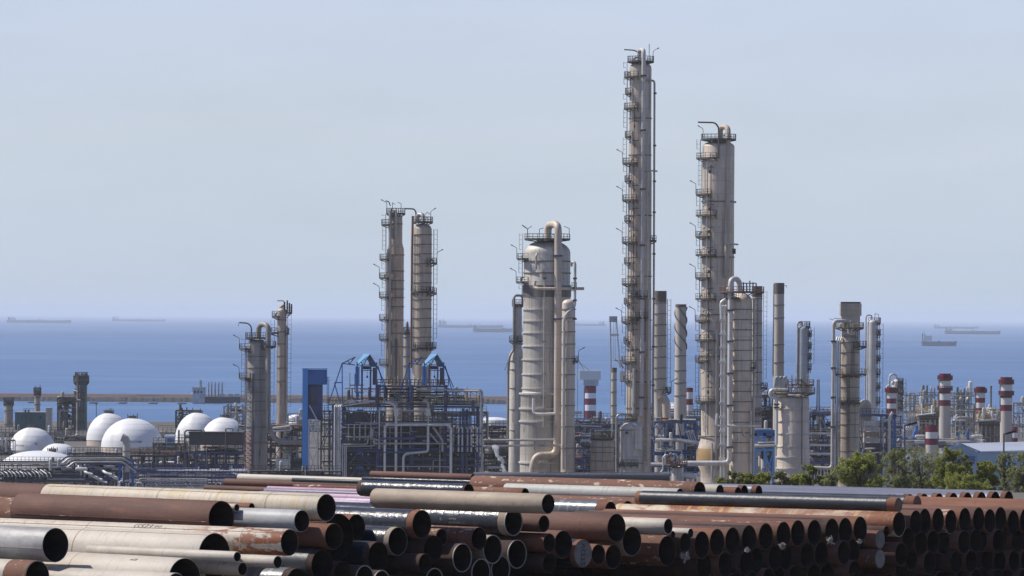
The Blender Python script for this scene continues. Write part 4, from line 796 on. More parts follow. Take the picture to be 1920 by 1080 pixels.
# stained column with the long left hand drop line
t = T('distillation_tower', 'stained column with long pipes dropping down its left, before a square topped flue', 'column', 990, 1592, 730)
t.shell([(636, 18), (760, 18.3), (900, 19)], 'clad_brown', dome=10); t.rings([642, 661, 684, 706, 726, 752, 774, 796, 820, 846], 18.3, 1.4, 1.1)
t.pipe([(1592, 630, -2), (1590, 602, -4), (1561, 602, -20), (1560, 878, -22), (1508, 876, -22), (1503, 880, -22), (1503, 896, -22)], 3.2, 'clad_pale', 9, 'overhead_pipe', 12)
for i, x in enumerate((1566, 1570, 1574)): t.pipe([(x + 3, 632, -12), (x, 640, -17), (x, 890, -18)], 1.5, 'pipe', 4, 'riser')
t.clamp(1561, [640, 690, 745, 800], 3.4, -21); t.plat(615, 0, 360, 12, 27, rail='railyel'); t.plat(650, -70, 50, 18, 33); t.plat(702, 215, 400, 18, 33, rail='railyel'); t.plat(756, 200, 330, 18, 24)
t.ladder(620, 650, 300, 24); t.ladder(650, 702, 285, 21); t.ladder(702, 850, 262, 20)
t.bars([((1562, 597, -8), (1600, 597, -8)), ((1554, 598, -8), (1562, 600, -8)), ((1577, 730, -19), (1586, 735, -19)), ((1577, 760, -19), (1586, 765, -19))], 1.2, 'lamp_arm', 'railpale')
for i in range(8): x = 1576 + 4.4 * i; t.pipe([(x, 616, random.uniform(-18, 5)), (x, random.uniform(597, 608), -6)], random.uniform(.8, 1.6), random.choice(['pipe', 'railyel', 'deck']), 2, 'vent_pipe', 6)
for y, dx in ((660, 3), (690, -4), (712, 5), (742, 0), (775, 6), (810, 2)):
    pass
t = T('flue_stack', 'square topped dark flue rising behind the stained column', 'chimney', 1060, 1594, 700)
mb = MB(); a = t.P(1577, 567, -16); b = t.P(1611, 567, 16); mb.box((a.x, a.y, t.base), (b.x, b.y, t.z(567))); t.part(mb, 'shell', 'conc', smooth=False)
mb = MB(); q = .25; mb.box((a.x - q, a.y - q, t.z(592)), (b.x + q, b.y + q, t.z(569))); t.part(mb, 'weathered_top', 'clad_brown', smooth=False); t.boxp(1576, 1612, 566, 568.6, -17, 17, 'top_rim', 'deck')
t.bars([((1574, 572, 0), (1577, 572, 0)), ((1611, 573, 0), (1615, 573, 0))], 1, 'warning_light', 'rail')
t = T('distillation_tower', 'smooth pale column with a side ladder, right of the stained one', 'column', 1200, 1636, 690)
t.shell([(606, 10.3), (900, 11)], 'clad_pale', dome=8); t.plat(606, -60, 120, 6, 15); t.pipe([(1634, 600, 0), (1634, 591, 0), (1623, 591, -4), (1622, 770, -4)], 1.4, 'pipe', 5, 'overhead_pipe')
t.ladder(606, 780, 0, 13); [t.plat(y, -50, 40, 10.4, 15) for y in (628, 650, 676, 702, 728, 755)]; t.bars([((1640, 604, 0), (1640, 588, 0)), ((1647, 604, 0), (1647, 590, 0)), ((1640, 588, 0), (1647, 590, 0))], .9, 'davit', 'rail')
t = T('distillation_tower', 'small grey column with a hooked pipe, behind the crowded pipe deck', 'column', 1250, 1506, 660)
t.shell([(618, 11), (900, 11.5)], 'clad_blue', dome=8); t.pipe([(1504, 612, 0), (1504, 604, 0), (1495, 604, -6), (1494, 720, -6)], 1.8, 'pipe', 5, 'overhead_pipe'); t.plat(613, -70, 120, 8, 13)
for y in (630, 652, 672, 692): t.plat(y, -40, 40, 11, 16)
t.ladder(613, 700, 0, 14); t.bars([((1500, 612, 0), (1500, 602, 0)), ((1512, 612, 0), (1512, 603, 0)), ((1517, 616, 0), (1517, 606, 0))], .8, 'lamp_arm', 'rail')
# drums and tanks in front of the tall tower
t = T('pressure_vessel', 'dome topped vessel with a side pipe, at the foot of the tallest column', 'vessel', 1010, 1183, 840)
t.shell([(805, 23.5), (900, 24)], 'clad_grey', dome=17); t.pipe([(1187, 792, 0), (1184, 777, -6), (1160, 777, -18), (1155, 782, -18), (1155, 892, -20)], 2, 'pipe', 6, 'overhead_pipe'); t.rings([806, 868], 23.6, 1.4, 1)
t.boxp(1190, 1204, 800, 842, -27, -20, 'name_plate', 'clad_grey'); t.pipe([(1174, 811, -22), (1174, 811, -28)], 2.6, 'deck', 2, 'nozzle'); t.plat(786, 200, 380, 4, 12, rail='railyel'); t.plat(872, 180, 300, 23, 27); t.ladder(800, 890, 330, 27)
t = T('storage_tank', 'low banded tank with a rusty railing on top, left of the dome topped vessel', 'tank', 1015, 1129, 850)
t.shell([(828, 22), (900, 22.5)], 'clad_brown', dome=6); t.rings([838, 848, 864, 882], 22.2, 1.2, 1); t.plat(822, 0, 360, 6, 22, rail='railyel')
for i in range(9): x = 1112 + 4 * i; t.pipe([(x, 822, -6), (x, random.uniform(806, 816), -6)], random.uniform(.7, 1.3), random.choice(['railyel', 'pipe', 'railrust']), 2, 'vent_pipe', 6)
t.pipe([(1088, 826, -14), (1104, 826, -14), (1108, 830, -14)], 2.6, 'pipew', 3, 'inlet_pipe'); t.pipe([(1078, 797, -10), (1128, 800, -10)], 1.2, 'pipew', 3, 'cross_pipe')
t = T('valve_station', 'small valve platform on a drum with bent pipes, before the second tallest column', 'vessel', 960, 1269, 880)
t.shell([(878, 9.5), (900, 9.8)], 'clad_grey', dome=3); t.plat(872, 0, 360, 4, 20, rail='railrust')
for i in range(12): x = 1246 + 3 * i; t.pipe([(x, 872, random.uniform(-14, 8)), (x, random.uniform(848, 862), -5), (x + random.choice([-3, 3]), 852, -6)], random.uniform(.7, 1.4), random.choice(['pipe', 'pipew', 'railrust', 'blue']), 2, 'valve_pipe', 6)
t.pipe([(1248, 852, -14), (1242, 858, -14), (1243, 880, -14), (1238, 886, -14)], 1.3, 'pipew', 4, 'drain_pipe'); t.bars([((1246, 845, -8), (1279, 845, -8)), ((1247, 845, -8), (1247, 870, -8)), ((1278, 845, -8), (1278, 870, -8))], 1.6, 'pipe_frame', 'pipew')
t.pipe([(1280, 889, 4), (1306, 893, 4)], 5, 'pipew', 2, 'side_drum', 12)
# ---------------------------------------------------------------- steel frames, racks and units
rnd = random.Random(11)
class U(T):
    """a frame or unit: same pixel helpers, boxes and bars instead of shells"""
    def tubes(s, lst, name='pipe', n=8):
        for pts, r, mat in lst: s.pipe(pts, r, mat, 5, name, n)
    def frame(s, x0, x1, ys, o0, o1, nb, w, mat, post='post', beam='floor_beam', ground=True, brace=True, deck=None, rail=None):
        """posts, beams per level, cross braces; depth offsets o0..o1"""
        xs = [x0 + (x1 - x0) * i / nb for i in range(nb + 1)]; top = min(ys)
        for o in (o0, o1):
            for x in xs:
                mb = MB(); a = s.P(x, top, o); mb.bar((a.x, a.y, s.base if ground else s.z(max(ys))), a, w * s.s); s.part(mb, post, mat, smooth=False)
        for y in ys:
            mb = MB()
            for o in (o0, o1): mb.bar(s.P(x0, y, o), s.P(x1, y, o), w * s.s * .9, w * s.s * 1.3)
            for x in xs: mb.bar(s.P(x, y + .2, o0), s.P(x, y + .2, o1), w * s.s * .7)
            s.part(mb, beam, mat, smooth=False)
            if deck: s.boxp(x0, x1, y - w * .9, y - w * .6, o0, o1, 'grating', 'deck')
            if rail: s.railing(x0, x1, y - w * .9, o0, rail)
        if brace:
            yy = sorted(ys) + [max(ys) + 60]; mb = MB()
            for j in range(len(yy) - 1):
                i = rnd.randrange(nb); mb.bar(s.P(xs[i], yy[j], o0 - .1), s.P(xs[i + 1], yy[j + 1], o0 - .1), w * s.s * .6); mb.bar(s.P(xs[i + 1], yy[j], o0 - .2), s.P(xs[i], yy[j + 1], o0 - .2), w * s.s * .6)
            s.part(mb, 'cross_brace', mat, smooth=False)
    def railing(s, x0, x1, y, o, mat='rail', h=10, st=7):
        mb = MB(); k = s.s; n = max(1, int((x1 - x0) / st))
        for i in range(n + 1): x = x0 + (x1 - x0) * i / n; mb.bar(s.P(x, y, o), s.P(x, y - h, o), .8 * k)
        for f in (1, .5): mb.bar(s.P(x0, y - h * f, o), s.P(x1, y - h * f, o), .7 * k)
        s.part(mb, 'railing', mat, smooth=False)
    def run(s, n, x0, x1, y0, y1, o0, o1, r0, r1, mats, vert=.3, along=True):
        """n pipes that run along, drop down or turn back within a box"""
        for i in range(n):
            y, o, r, m = rnd.uniform(y0, y1), rnd.uniform(o0, o1), rnd.uniform(r0, r1), rnd.choice(mats); a = rnd.uniform(x0, x1); b = rnd.uniform(x0, x1) if not along else rnd.choice([x0, x1])
            if abs(a - b) < 12: b = a + 12
            if rnd.random() < vert:
                y2 = rnd.uniform(y0, y1)
                pts = [(a, y2, o), (a, y, o), (b, y, o)] if rnd.random() < .6 else [(a, y0, o), (a, y1, o)]
            else: pts = [(a, y, o), (b, y, o)]
            s.pipe(pts, r, m, r * 2.5 + 2, 'pipe', 7)
    def gear(s, n, x0, x1, y0, y1, o0, o1, mats=('pipe', 'clad_grey', 'pipew', 'deck')):
        """small vessels, exchangers and boxes"""
        for i in range(n):
            x, y, o = rnd.uniform(x0, x1), rnd.uniform(y0, y1), rnd.uniform(o0, o1); k = s.s; t = rnd.random(); mb = MB(); m = rnd.choice(mats)
            if t < .45:
                r, L = rnd.uniform(2, 4.2), rnd.uniform(12, 26); a = s.P(x, y, o)
                pr = [(.01, 0), (r * .6, r * .2), (r * .92, r * .5), (r, r), (r, L), (r * .92, L + r * .5), (r * .6, L + r * .8), (.01, L + r)]
                mb.lathe(0, 0, [(q * k, w * k) for q, w in pr][::-1], 14)
                mb.v = [(a.x + vz, a.y + vx, a.z + vy) for vx, vy, vz in mb.v] if rnd.random() < .55 else [(a.x + vx, a.y + vy, a.z + vz) for vx, vy, vz in mb.v]
                s.part(mb, 'drum', m)
            elif t < .75:
                w, h = rnd.uniform(5, 14), rnd.uniform(3, 8); a = s.P(x, y, o); mb.box((a.x, a.y, a.z), (a.x + w * k, a.y + 8 * k, a.z + h * k)); mb.box((a.x - .6 * k, a.y - .4 * k, a.z + h * k), (a.x + (w + .6) * k, a.y + 8.4 * k, a.z + (h + .8) * k)); s.part(mb, 'equipment_box', m, smooth=False)
            else:
                a = s.P(x, y, o); mb.tube([a, a + Vector((0, 0, rnd.uniform(8, 16) * k))], rnd.uniform(.7, 1.2) * k, 6); mb.tube([a + Vector((-2.4 * k, 0, 5 * k)), a + Vector((2.4 * k, 0, 5 * k))], .8 * k, 6); mb.lathe(a.x, a.y, [(2 * k, a.z + 7.4 * k), (2 * k, a.z + 6.6 * k)], 10); s.part(mb, 'valve', m)

# blue stair tower
t = U('stair_tower', 'tall blue sheeted tower with a box head and white cross bracing', 'tower', 955, 590, 790)
mb = MB(); a, b = t.P(567, 692, -8), t.P(577, 692, 26); mb.box((a.x, a.y, t.base), (b.x, b.y, t.z(692))); t.part(mb, 'sunlit_side_panel', 'bright', smooth=False)  # left face in a brighter blue: the sunlight on it is painted in
t.boxp(577.2, 612, 693, 721, -7, 26, 'head_box', 'blue'); t.boxp(566, 613, 690.5, 692, -9, 27, 'head_roof', 'bright'); t.boxp(577.3, 604, 721.2, 786, 2, 24, 'shaft_wall', 'navy')
t.boxp(582, 593, 737, 758, .5, 1.8, 'window', 'duct'); t.frame(579, 596, [787, 840, 893], -6, 20, 1, 2, 'pipew', brace=False)
for y in (788, 841, 894): t.bars([((579, y, -7), (596, y + 52, -7)), ((596, y, -7.6), (579, y + 52, -7.6))], 1.8, 'cross_brace', 'pipew')
t.bars([((580, 760, -5), (594, 786, -5))], 2.2, 'cross_brace', 'pipew'); t.bars([((613, y, 4), (616, y, 4)) for y in range(708, 770, 4)] + [((613, 706, 4), (613, 770, 4)), ((616, 706, 4), (616, 770, 4))], .8, 'ladder', 'rail')
t.boxp(597, 622, 786, 788, -4, 20, 'landing', 'deck'); t.railing(597, 622, 786, -4, 'rail'); t.boxp(597, 622, 841, 843, -4, 20, 'landing', 'deck'); t.railing(597, 622, 841, -4, 'railyel')
t.bars([((600, 842, 2), (620, 788, 2)), ((604, 842, 2), (624, 788, 2)), ((598, 760, 2), (606, 787, 2))], 1.4, 'stair_flight', 'navy')

# blue furnace
t = U('furnace', 'blue steel furnace structure hung with pipes, two gabled hoists on its roof', 'furnace', 990, 765, 800)
for x0, x1, o0 in ((640, 706, 6), (716, 832, 4), (844, 892, 10)):
    t.boxp(x0 + 8, x1 - 8, 800 if x0 > 700 else 776, 838, o0 + 22, 52, 'upper_casing', 'duct'); mb = MB(); a, b = t.P(x0 + 1, 838.1, o0 + 1), t.P(x1 - 1, 838.1, 59); mb.box((a.x, a.y, t.base), (b.x, b.y, a.z)); [t.boxp(x0 + 3 + (x1 - x0 - 6) * q / 6, x0 + 5 + (x1 - x0 - 6) * q / 6, 773, 892, o0 - 1.6, o0 - .2, 'wall_stiffener', 'duct') for q in range(7)]; [t.boxp(x0 + 6 + (x1 - x0 - 12) * q / 5, x0 + 9 + (x1 - x0 - 12) * q / 5, 851 + 26 * w_, 854 + 26 * w_, o0 - .3, o0 + .9, 'peep_door', 'pipew') for q in range(1, 5) for w_ in (0, 1)]; t.part(mb, 'firebox_wall', 'dark', smooth=False)
mb = MB()
for x0, x1 in ((646, 704),):
    a, b, c, d = t.P(x0, 800, 3), t.P(x1, 800, 3), t.P(x1 - 16, 772, 3), t.P(x0 + 16, 772, 3); e = Vector((0, 3 * t.s, 0)); mb._add([tuple(v) for v in (a, b, c, d, a + e, b + e, c + e, d + e)], [(0, 1, 2, 3), (7, 6, 5, 4), (0, 4, 5, 1), (1, 5, 6, 2), (2, 6, 7, 3), (3, 7, 4, 0)])
t.part(mb, 'hopper_hood', 'duct', smooth=False)
for x, y, m in ((625, 760, 'navy'), (643.5, 764, 'navy'), (709, 722, 'navy'), (772, 722, 'navy'), (835, 722, 'navy'), (895, 764, 'navy'), (868, 766, 'navy'), (875, 768, 'navy')):
    for o in (-2, 62):
        mb = MB(); a = t.P(x, y, o); mb.bar((a.x, a.y, t.base), a, 5.2 * t.s); t.part(mb, 'blue_post', m, smooth=False)
for y, x0, x1, h in ((778, 640, 715, 1.6), (806, 640, 906, 1.6), (833, 640, 906, 1.8), (859, 640, 906, 1.6), (763, 622, 906, 2.6), (725, 706, 838, 2.6), (792, 715, 846, 3), (846, 640, 906, 2.6), (872, 640, 906, 2.6), (820, 710, 778, 2.4)):
    t.bars([((x0, y, -3), (x1, y, -3)), ((x0, y, 62), (x1, y, 62))], h, 'floor_beam', 'navy' if y in (725, 763, 792, 846) else 'duct')
for y, x0, x1, o0, m in ((758, 615, 906, -10, 'railyel'), (723, 706, 840, -4, 'railrust'), (790, 714, 846, -12, 'railyel'), (868, 640, 700, -6, 'rail')):
    t.boxp(x0, x1, y, y + 1.6, o0, 60, 'grating', 'deck'); t.railing(x0, x1, y, o0, m, 11); t.railing(x0, x1, y, 58, 'rail', 11)
t.boxp(714, 846, 791.8, 794, -13, -11, 'toe_board', 'railpale'); t.boxp(630, 706, 759.7, 763, -11, -9, 'toe_board', 'railrust')
for cx, y in ((675, 768), (674, 848), (674, 875)):
    t.boxp(cx - 6, cx + 6, y, y + 5, -6, -4, 'gusset', 'blue'); t.bars([((cx - 4, y + 4, -5), (cx - 20, y + 24, -5)), ((cx + 4, y + 4, -5), (cx + 20, y + 24, -5))], 2.2, 'knee_brace', 'navy')
for hx, hy0 in ((686, 664), (812, 663)):                                                   # hoist houses
    w = 22; rb = MB(); mb = MB(); a = t.P(hx - 10, hy0 + 22, -14); r0 = t.P(hx + 7, hy0, -14); b = t.P(hx + 22, hy0 + 23, -14); e = Vector((-12.5 * t.s, 40 * t.s, 0)); q = Vector((0, 0, -1.4 * t.s)); ll = t.P(hx - 4, hy0 - .5, -14)
    for p1, p2 in ((a, r0), (r0, b)):
        mb._add([tuple(v) for v in (p1, p2, p2 + e, p1 + e, p1 + q, p2 + q, p2 + e + q, p1 + e + q)], [(0, 1, 2, 3), (7, 6, 5, 4), (0, 4, 5, 1), (1, 5, 6, 2), (2, 6, 7, 3), (3, 7, 4, 0)])
    roof = t.part(mb, 'hoist_roof', 'roofblue', smooth=False); m2 = []
    t.bars([((hx - 16, hy0 + 21, -10), (hx + 17, hy0 + 21, -10)), ((hx + 6, hy0 + 2, -10), (hx + 6, hy0 + 21, -10)), ((hx - 16, hy0 + 21, -10), (hx + 6, hy0 + 2, -10)), ((hx + 17, hy0 + 21, -10), (hx + 6, hy0 + 2, -10)), ((hx - 4, hy0 + 21, -10), (hx + 1, hy0 + 9, -10)), ((hx + 13, hy0 + 21, -10), (hx + 9, hy0 + 9, -10)), ((hx - 10, hy0 + 31, -10), (hx + 17, hy0 + 31, -10))], 1.6, 'gable_truss', 'navy', roof)
    for x, m in ((hx - 17, 'bright'), (hx - 8, 'navy'), (hx + 8, 'navy'), (hx + 19, 'navy')):
        for o in (-10, 22): t.bars([((x, hy0 + 16, o), (x, 757 if hx < 700 else 722, o))], 2.6, 'hoist_post', 'blue' if m == 'bright' else 'navy')
    t.boxp(hx - 20, hx - 13, hy0 + 24, hy0 + 58, -9, 20, 'hoist_panel', 'bright'); t.boxp(hx + 12, hx + 20, hy0 + 26, hy0 + 58, 4, 20, 'hoist_panel', 'duct')
    t.boxp(hx - 6, hx + 8, hy0 + 23, hy0 + 29, 0, 8, 'winch', 'deck'); t.bars([((hx + 2, hy0 + 29, 3), (hx + 2, hy0 + 44, 3))], .7, 'hoist_chain', 'rail'); t.boxp(hx + .5, hx + 3.5, hy0 + 41, hy0 + 45, 2, 4, 'hook_block', 'deck')
    x0 = hx - 45
    t.bars([((x0, hy0 + 18, -8), (hx - 20, hy0 + 6, -8)), ((x0, hy0 + 18, -8), (hx - 20, hy0 + 21, -8)), ((x0 + 10, hy0 + 13, -8), (x0 + 14, hy0 + 19, -8)), ((x0 + 14, hy0 + 19, -8), (hx - 22, hy0 + 7, -8)), ((x0, hy0 + 18, -8), (x0 - 24, 755, -8)), ((x0, hy0 + 18, -8), (x0 + 1, 757, -8)), ((x0 - 14, 718, -8), (x0 + 1, 718, -8)), ((x0 - 14, 719, -8), (x0 - 4, 755, -8)), ((hx + 20, hy0 + 22, -8), (hx + 38, 726, -8)), ((hx + 22, hy0 + 22, -8), (hx + 42, 757, -8))], 1.9, 'lifting_frame', 'blue')
t.tubes([([(722, 892, -14), (722, 797, -14), (846, 795, -15)], 2.4, 'pipew'), ([(802, 796, -18), (840, 796, -18), (846, 802, -18), (846, 892, -18)], 2.6, 'pipew'),
         ([(803, 798, -17), (803, 846, -17), (762, 850, -17), (757, 856, -17), (757, 892, -17)], 2.4, 'pipew'), ([(743, 890, -13), (743, 770, -13), (738, 757, -13), (722, 754, -13)], 2.6, 'pipew'), ([(825, 892, -6), (825, 790, -6)], 1.6, 'pipe'),
         ([(812, 800, -13), (830, 825, -13), (830, 846, -13)], 2.2, 'pipe'), ([(806, 812, -13), (822, 830, -13)], 1.8, 'pipe'), ([(650, 820, -16), (699, 819, -16), (699, 804, -16)], 2, 'pipe'), ([(696, 802, -17), (696, 822, -17), (712, 826, -17)], 1.5, 'pipe'),
         ([(640, 764, -12), (642, 762, -12), (705, 752, -12), (650, 752, -12)], 1.2, 'pipew'), ([(630, 838, -16), (703, 836, -16), (703, 826, -16)], 1.3, 'pipe'), ([(636, 834, -17), (690, 833, -17), (690, 822, -17)], 1.3, 'pipe'), ([(700, 826, -17), (702, 832, -17), (838, 831, -17)], 1.4, 'pipe'),
         ([(780, 730, -6), (900, 730, -6), (904, 735, -6), (904, 892, -8)], 2, 'pipe'), ([(838, 732, -10), (898, 732, -10), (901, 738, -10), (901, 850, -10)], 1.6, 'pipew'), ([(712, 822, -15), (778, 822, -15)], 2.4, 'navy'), ([(720, 848, -15), (780, 848, -15)], 1.6, 'navy')])
for i, x in enumerate((628, 632, 635, 638.5, 643, 647, 650)): t.pipe([(x, 895, -18), (x, 762 if i < 4 else 836, -18), (x + 4, 759 if i < 4 else 834, -10)], 1.3, rnd.choice(['pipe', 'pipew', 'pipe']), 3, 'riser')
for i, x in enumerate((850, 860, 867, 877, 884, 895, 901)): t.pipe([(x - 4, 802, -12), (x, 800, -14), (x, 846, -14)], 1.7, 'pipew' if i % 3 else 'pipe', 4, 'burner_pipe'); t.clamp(x, [812, 836], 1.6, -14, 'navy')
for i in range(5): x = 654 + 10.5 * i; t.pipe([(x, 796 + (i % 3), -15), (x, 826, -15)], 1.3, 'pipe', 2, 'burner_pipe')
for i, x in enumerate((743, 803)): t.boxp(x - 4, x + 4, 766, 780, -16, -8, 'valve_box', 'pipew'); t.pipe([(x, 780, -12), (x, 800, -12)], 1.4, 'pipe', 2, 'pipe'); t.pipe([(x, 766, -12), (x, 754, -12), (x - 10, 752, -12)], 2.8, 'pipe', 5, 'pipe')
t.run(46, 628, 902, 764, 842, -13, 1, .5, 1.2, ['pipe', 'piped', 'rail', 'pipe', 'pipew', 'navy'], .5, False); t.gear(14, 640, 890, 768, 840, -12, -2, ('pipe', 'duct', 'clad_dark', 'piped')); t.run(16, 640, 900, 845, 892, -10, 0, .6, 1.3, ['piped', 'navy', 'pipe', 'rail'], .4, False)
t = U('furnace_top_plant', 'pipes, valves and handrails crowding the furnace roof', 'pipework', 992, 765, 740)
t.boxp(640, 905, 757.4, 757.9, -8, 50, 'grating', 'deck')
t.run(34, 645, 905, 727, 757, -6, 40, .7, 1.6, ['pipe', 'pipew', 'railpale', 'railyel', 'piped', 'rail'], .55, False); t.gear(26, 645, 900, 742, 757, -4, 30, ('pipew', 'pipe', 'duct', 'railyel'))
for i in range(14): x = 740 + i * 7; t.pipe([(x, 722, rnd.uniform(-2, 20)), (x + rnd.uniform(-3, 3), rnd.uniform(704, 716), 4)], rnd.uniform(.8, 1.6), rnd.choice(['pipew', 'railyel', 'pipe']), 2, 'vent_pipe', 6)
for x in (850, 860, 870, 882, 893): t.bars([((x, 757, -6), (x, 734, -6)), ((x, 734, -6), (x + 6, 738, -6))], .9, 'lamp_arm', 'rail')
t.run(6, 655, 700, 700, 752, 0, 20, .8, 1.4, ['rail', 'pipe', 'deck'], 1, False)

def rack(name, label, cat, D, x0, x1, ys, nb, mat, o=(-30, 30), w=2.2, n=20, ng=8, pm_=('pipe', 'pipew', 'piped', 'pipe'), r=(.8, 2), rail=None, vert=.25, yb=900, ym=None, deck=True):
    t = U(name, label, cat, D, (x0 + x1) / 2, ym or (min(ys) + max(ys)) / 2)
    t.frame(x0, x1, ys, o[0], o[1], nb, w, mat, deck=deck, rail=rail)
    for y in ys: t.run(max(1, n // len(ys)), x0, x1, y - 9, y - 2, o[0], o[1], r[0], r[1], pm_, vert)
    if ng: t.gear(ng, x0, x1 - 10, min(ys), yb, o[0], o[1])
    return t
# left foreground pipe tracks
t = U('pipe_track', 'low bundle of dark pipes running along the left edge, stepping up in the middle', 'pipework', 880, 120, 880)
for i in range(4):
    y = 866 + 3.4 * i; t.pipe([(-30, y, -i * 3), (112 + 5 * i, y, -i * 3), (124 + 5 * i, y - 10, -i * 3), (230, y - 11, -i * 3), (244 + 4 * i, y - 4 + i * 4, -i * 3)], 1.6, 'pipe' if i % 2 else 'piped', 5, 'pipe')
for x in (-20, 66, 140, 155, 232):
    mb = MB(); a = t.P(x, 866, 4); mb.bar((a.x, a.y, t.base), a, 3 * t.s); t.part(mb, 'post', 'navy' if x > 100 else 'pipe', smooth=False)
for y, r, m, x0, x1 in ((878, 1.4, 'pipew', -30, 70), (888, 2.8, 'conduit', 60, 152), (884, 1.6, 'piped', -30, 150), (893, 2.2, 'piped', -30, 155), (901, 2.4, 'piped', -30, 170), (909, 2, 'piped', -30, 160), (898, 1.6, 'pipe', 90, 160)): t.pipe([(x0, y, -14), (x1, y, -14)], r, m, 3, 'pipe')
for i in range(13): x = -4 + i * 7.3; t.pipe([(x, 879 + rnd.uniform(0, 3), -10), (x + 13, 887 + rnd.uniform(0, 4), -24), (x + 15, 894, -24)], 1.2, 'pipew' if i % 2 else 'pipe', 3, 'branch_pipe')
t.bars([((x, 886, -16), (x, 870, -16)) for x in range(-6, 64, 8)], 1, 'hanger', 'rail'); t.gear(16, 60, 160, 872, 912, -20, 4, ('pipew', 'pipe', 'pipew')); t.run(16, 68, 160, 872, 912, -18, 6, .7, 1.6, ['pipew', 'navy', 'pipe'], .4, False)
t.boxp(70, 139, 876, 880, -2, 2, 'edge_beam', 'navy'); t.boxp(154, 205, 865, 869, -2, 2, 'edge_beam', 'navy')
t = rack('pipe_rack', 'blue posted pipe rack with bright diagonal pipes, left of the bent grey duct', 'pipework', 900, 150, 226, [869, 884, 897], 3, 'navy', (-16, 20), 1.8, 12, 10, ('pipew', 'pipew', 'pipe'))
for i in range(7): x = 142 + 9 * i; y = 872 + 5 * (i % 4); t.pipe([(x, y, 10), (x + 22, y + 14, -26), (x + 34, y + 17, -30)], 1.8 if i % 2 else 2.6, 'pipew', 4, 'diagonal_pipe')
t = rack('pipe_rack', 'crowded blue pipe rack with white pipes behind the yellow banded pipe', 'pipework', 905, 240, 462, [884, 896, 908], 7, 'navy', (-20, 22), 1.7, 34, 14, ('pipew', 'pipe', 'pipew', 'navy'), (.7, 1.5), rail='navy', deck=False)
for i in range(18): x = 280 + 9.4 * i; t.pipe([(x, 905, 8), (x + 10, 915, -24)], 1.3, 'pipew' if i % 3 else 'navy', 3, 'diagonal_pipe')
for i in range(6): t.pipe([(262 + 4 * i, 925, -24), (262 + 4 * i, 897 + 3.5 * i, -24), (390, 897 + 3.5 * i, -24)], 1.2, 'pipew' if i % 2 else 'pipe', 5, 'bent_pipe')
for x in (224, 243, 255): t.pipe([(x, 930, -26), (x, 899 + (x - 224) * .2, -26), (x + 14, 899 + (x - 224) * .2, -26), (x + 16, 930, -26)], 1.6, 'pipew', 6, 'loop_pipe')
# bent grey duct in its blue frame
t = U('air_intake', 'grey upright duct with a bent hood standing in a blue frame', 'duct', 890, 236, 860)
pts = [(237, 905, 0), (237, 830, 0), (236, 823, 0), (228, 820, 0)]; P = [t.P(*p) for p in pts]; mb = MB(); mb.tube(bend(P, 8 * t.s), [7 * t.s] * (len(bend(P, 8 * t.s)) - 1) + [7.6 * t.s], 20); t.part(mb, 'duct', 'clad_grey')
t.rings([846, 862, 886], 7, 1.4, .8, cx=237); t.frame(224.5, 249, [864, 872], -12, 12, 1, 3, 'blue', brace=False); t.boxp(231, 243, 886, 905, -8, 8, 'duct_base', 'duct')
t.pipe([(227, 925, -14), (225, 902, -14), (248, 900, -14)], 1.8, 'pipew', 5, 'pipe')
# fin fan platform
t = U('air_cooler', 'raised dark air cooler deck before the right pair of domes', 'cooler', 1060, 398, 830)
t.boxp(356, 457, 812, 834, -26, 26, 'cooler_box', 'dark'); t.boxp(355, 458, 809.5, 812, -28, 28, 'walkway', 'deck'); t.boxp(348, 357, 816, 822, -20, 20, 'header_box', 'clad_grey')
t.frame(332, 460, [848, 872], -26, 26, 7, 2.4, 'navy', deck=True, rail='railyel'); t.bars([((x, 834, -24), (x, 848, -24)) for x in range(358, 460, 14)], 2, 'leg', 'navy')
t.tubes([([(348, 850, -30), (348, 809, -30), (352, 806.5, -30), (380, 806.5, -30), (381, 813, -30)], 1.6, 'piped'), ([(425, 905, -34), (425, 804, -34)], 1.3, 'piped'), ([(423, 806, -30), (425, 803, -30), (438, 803, -30), (438, 808, -30)], 1, 'piped'), ([(337, 806, -30), (337, 830, -30)], 1.7, 'piped'), ([(384, 805, -30), (384, 812, -30)], 1.4, 'piped'), ([(446, 808, -30), (448, 802, -30), (460, 802, -30)], 1, 'piped'), ([(390, 900, -34), (390, 840, -34), (455, 840, -34)], 1.5, 'piped')])
t.run(26, 332, 460, 836, 900, -28, 10, .7, 1.7, ['piped', 'navy', 'pipe', 'deck', 'rail'], .4, False); t.gear(14, 334, 450, 850, 895, -28, 10, ('deck', 'pipew', 'piped', 'duct')); t.railing(335, 356, 825, -22, 'rail')
t = rack('pipe_rack', 'rusty platform with dark steel legs below the middle domes', 'pipework', 1080, 246, 352, [855, 878], 5, 'deck', (-20, 20), 2.2, 14, 10, ('piped', 'rail', 'railrust', 'pipe'), (.8, 1.8), rail='railrust')
for x in (264, 290, 300): t.pipe([(x, 852, -20), (x, rnd.uniform(836, 846), -20)], 1.2, 'deck', 2, 'valve_stem')
t = rack('pipe_rack', 'dark pipe rack between the dark looped column and the blue tower', 'pipework', 1060, 508, 568, [806, 836, 866, 890], 3, 'deck', (-24, 24), 2, 34, 16, ('pipe', 'piped', 'pipew', 'railrust', 'rail'), (.7, 2.2), rail='railpale', vert=.35)
t.boxp(518, 545, 860, 878, -30, -18, 'cooler_box', 'clad_pale'); t.boxp(546, 567, 858, 884, -20, 10, 'equipment_house', 'dark'); t.pipe([(512, 802, -28), (545, 798, -28), (547, 806, -28), (510, 808, -28)], 1.6, 'pipew', 4, 'pipe_loop')
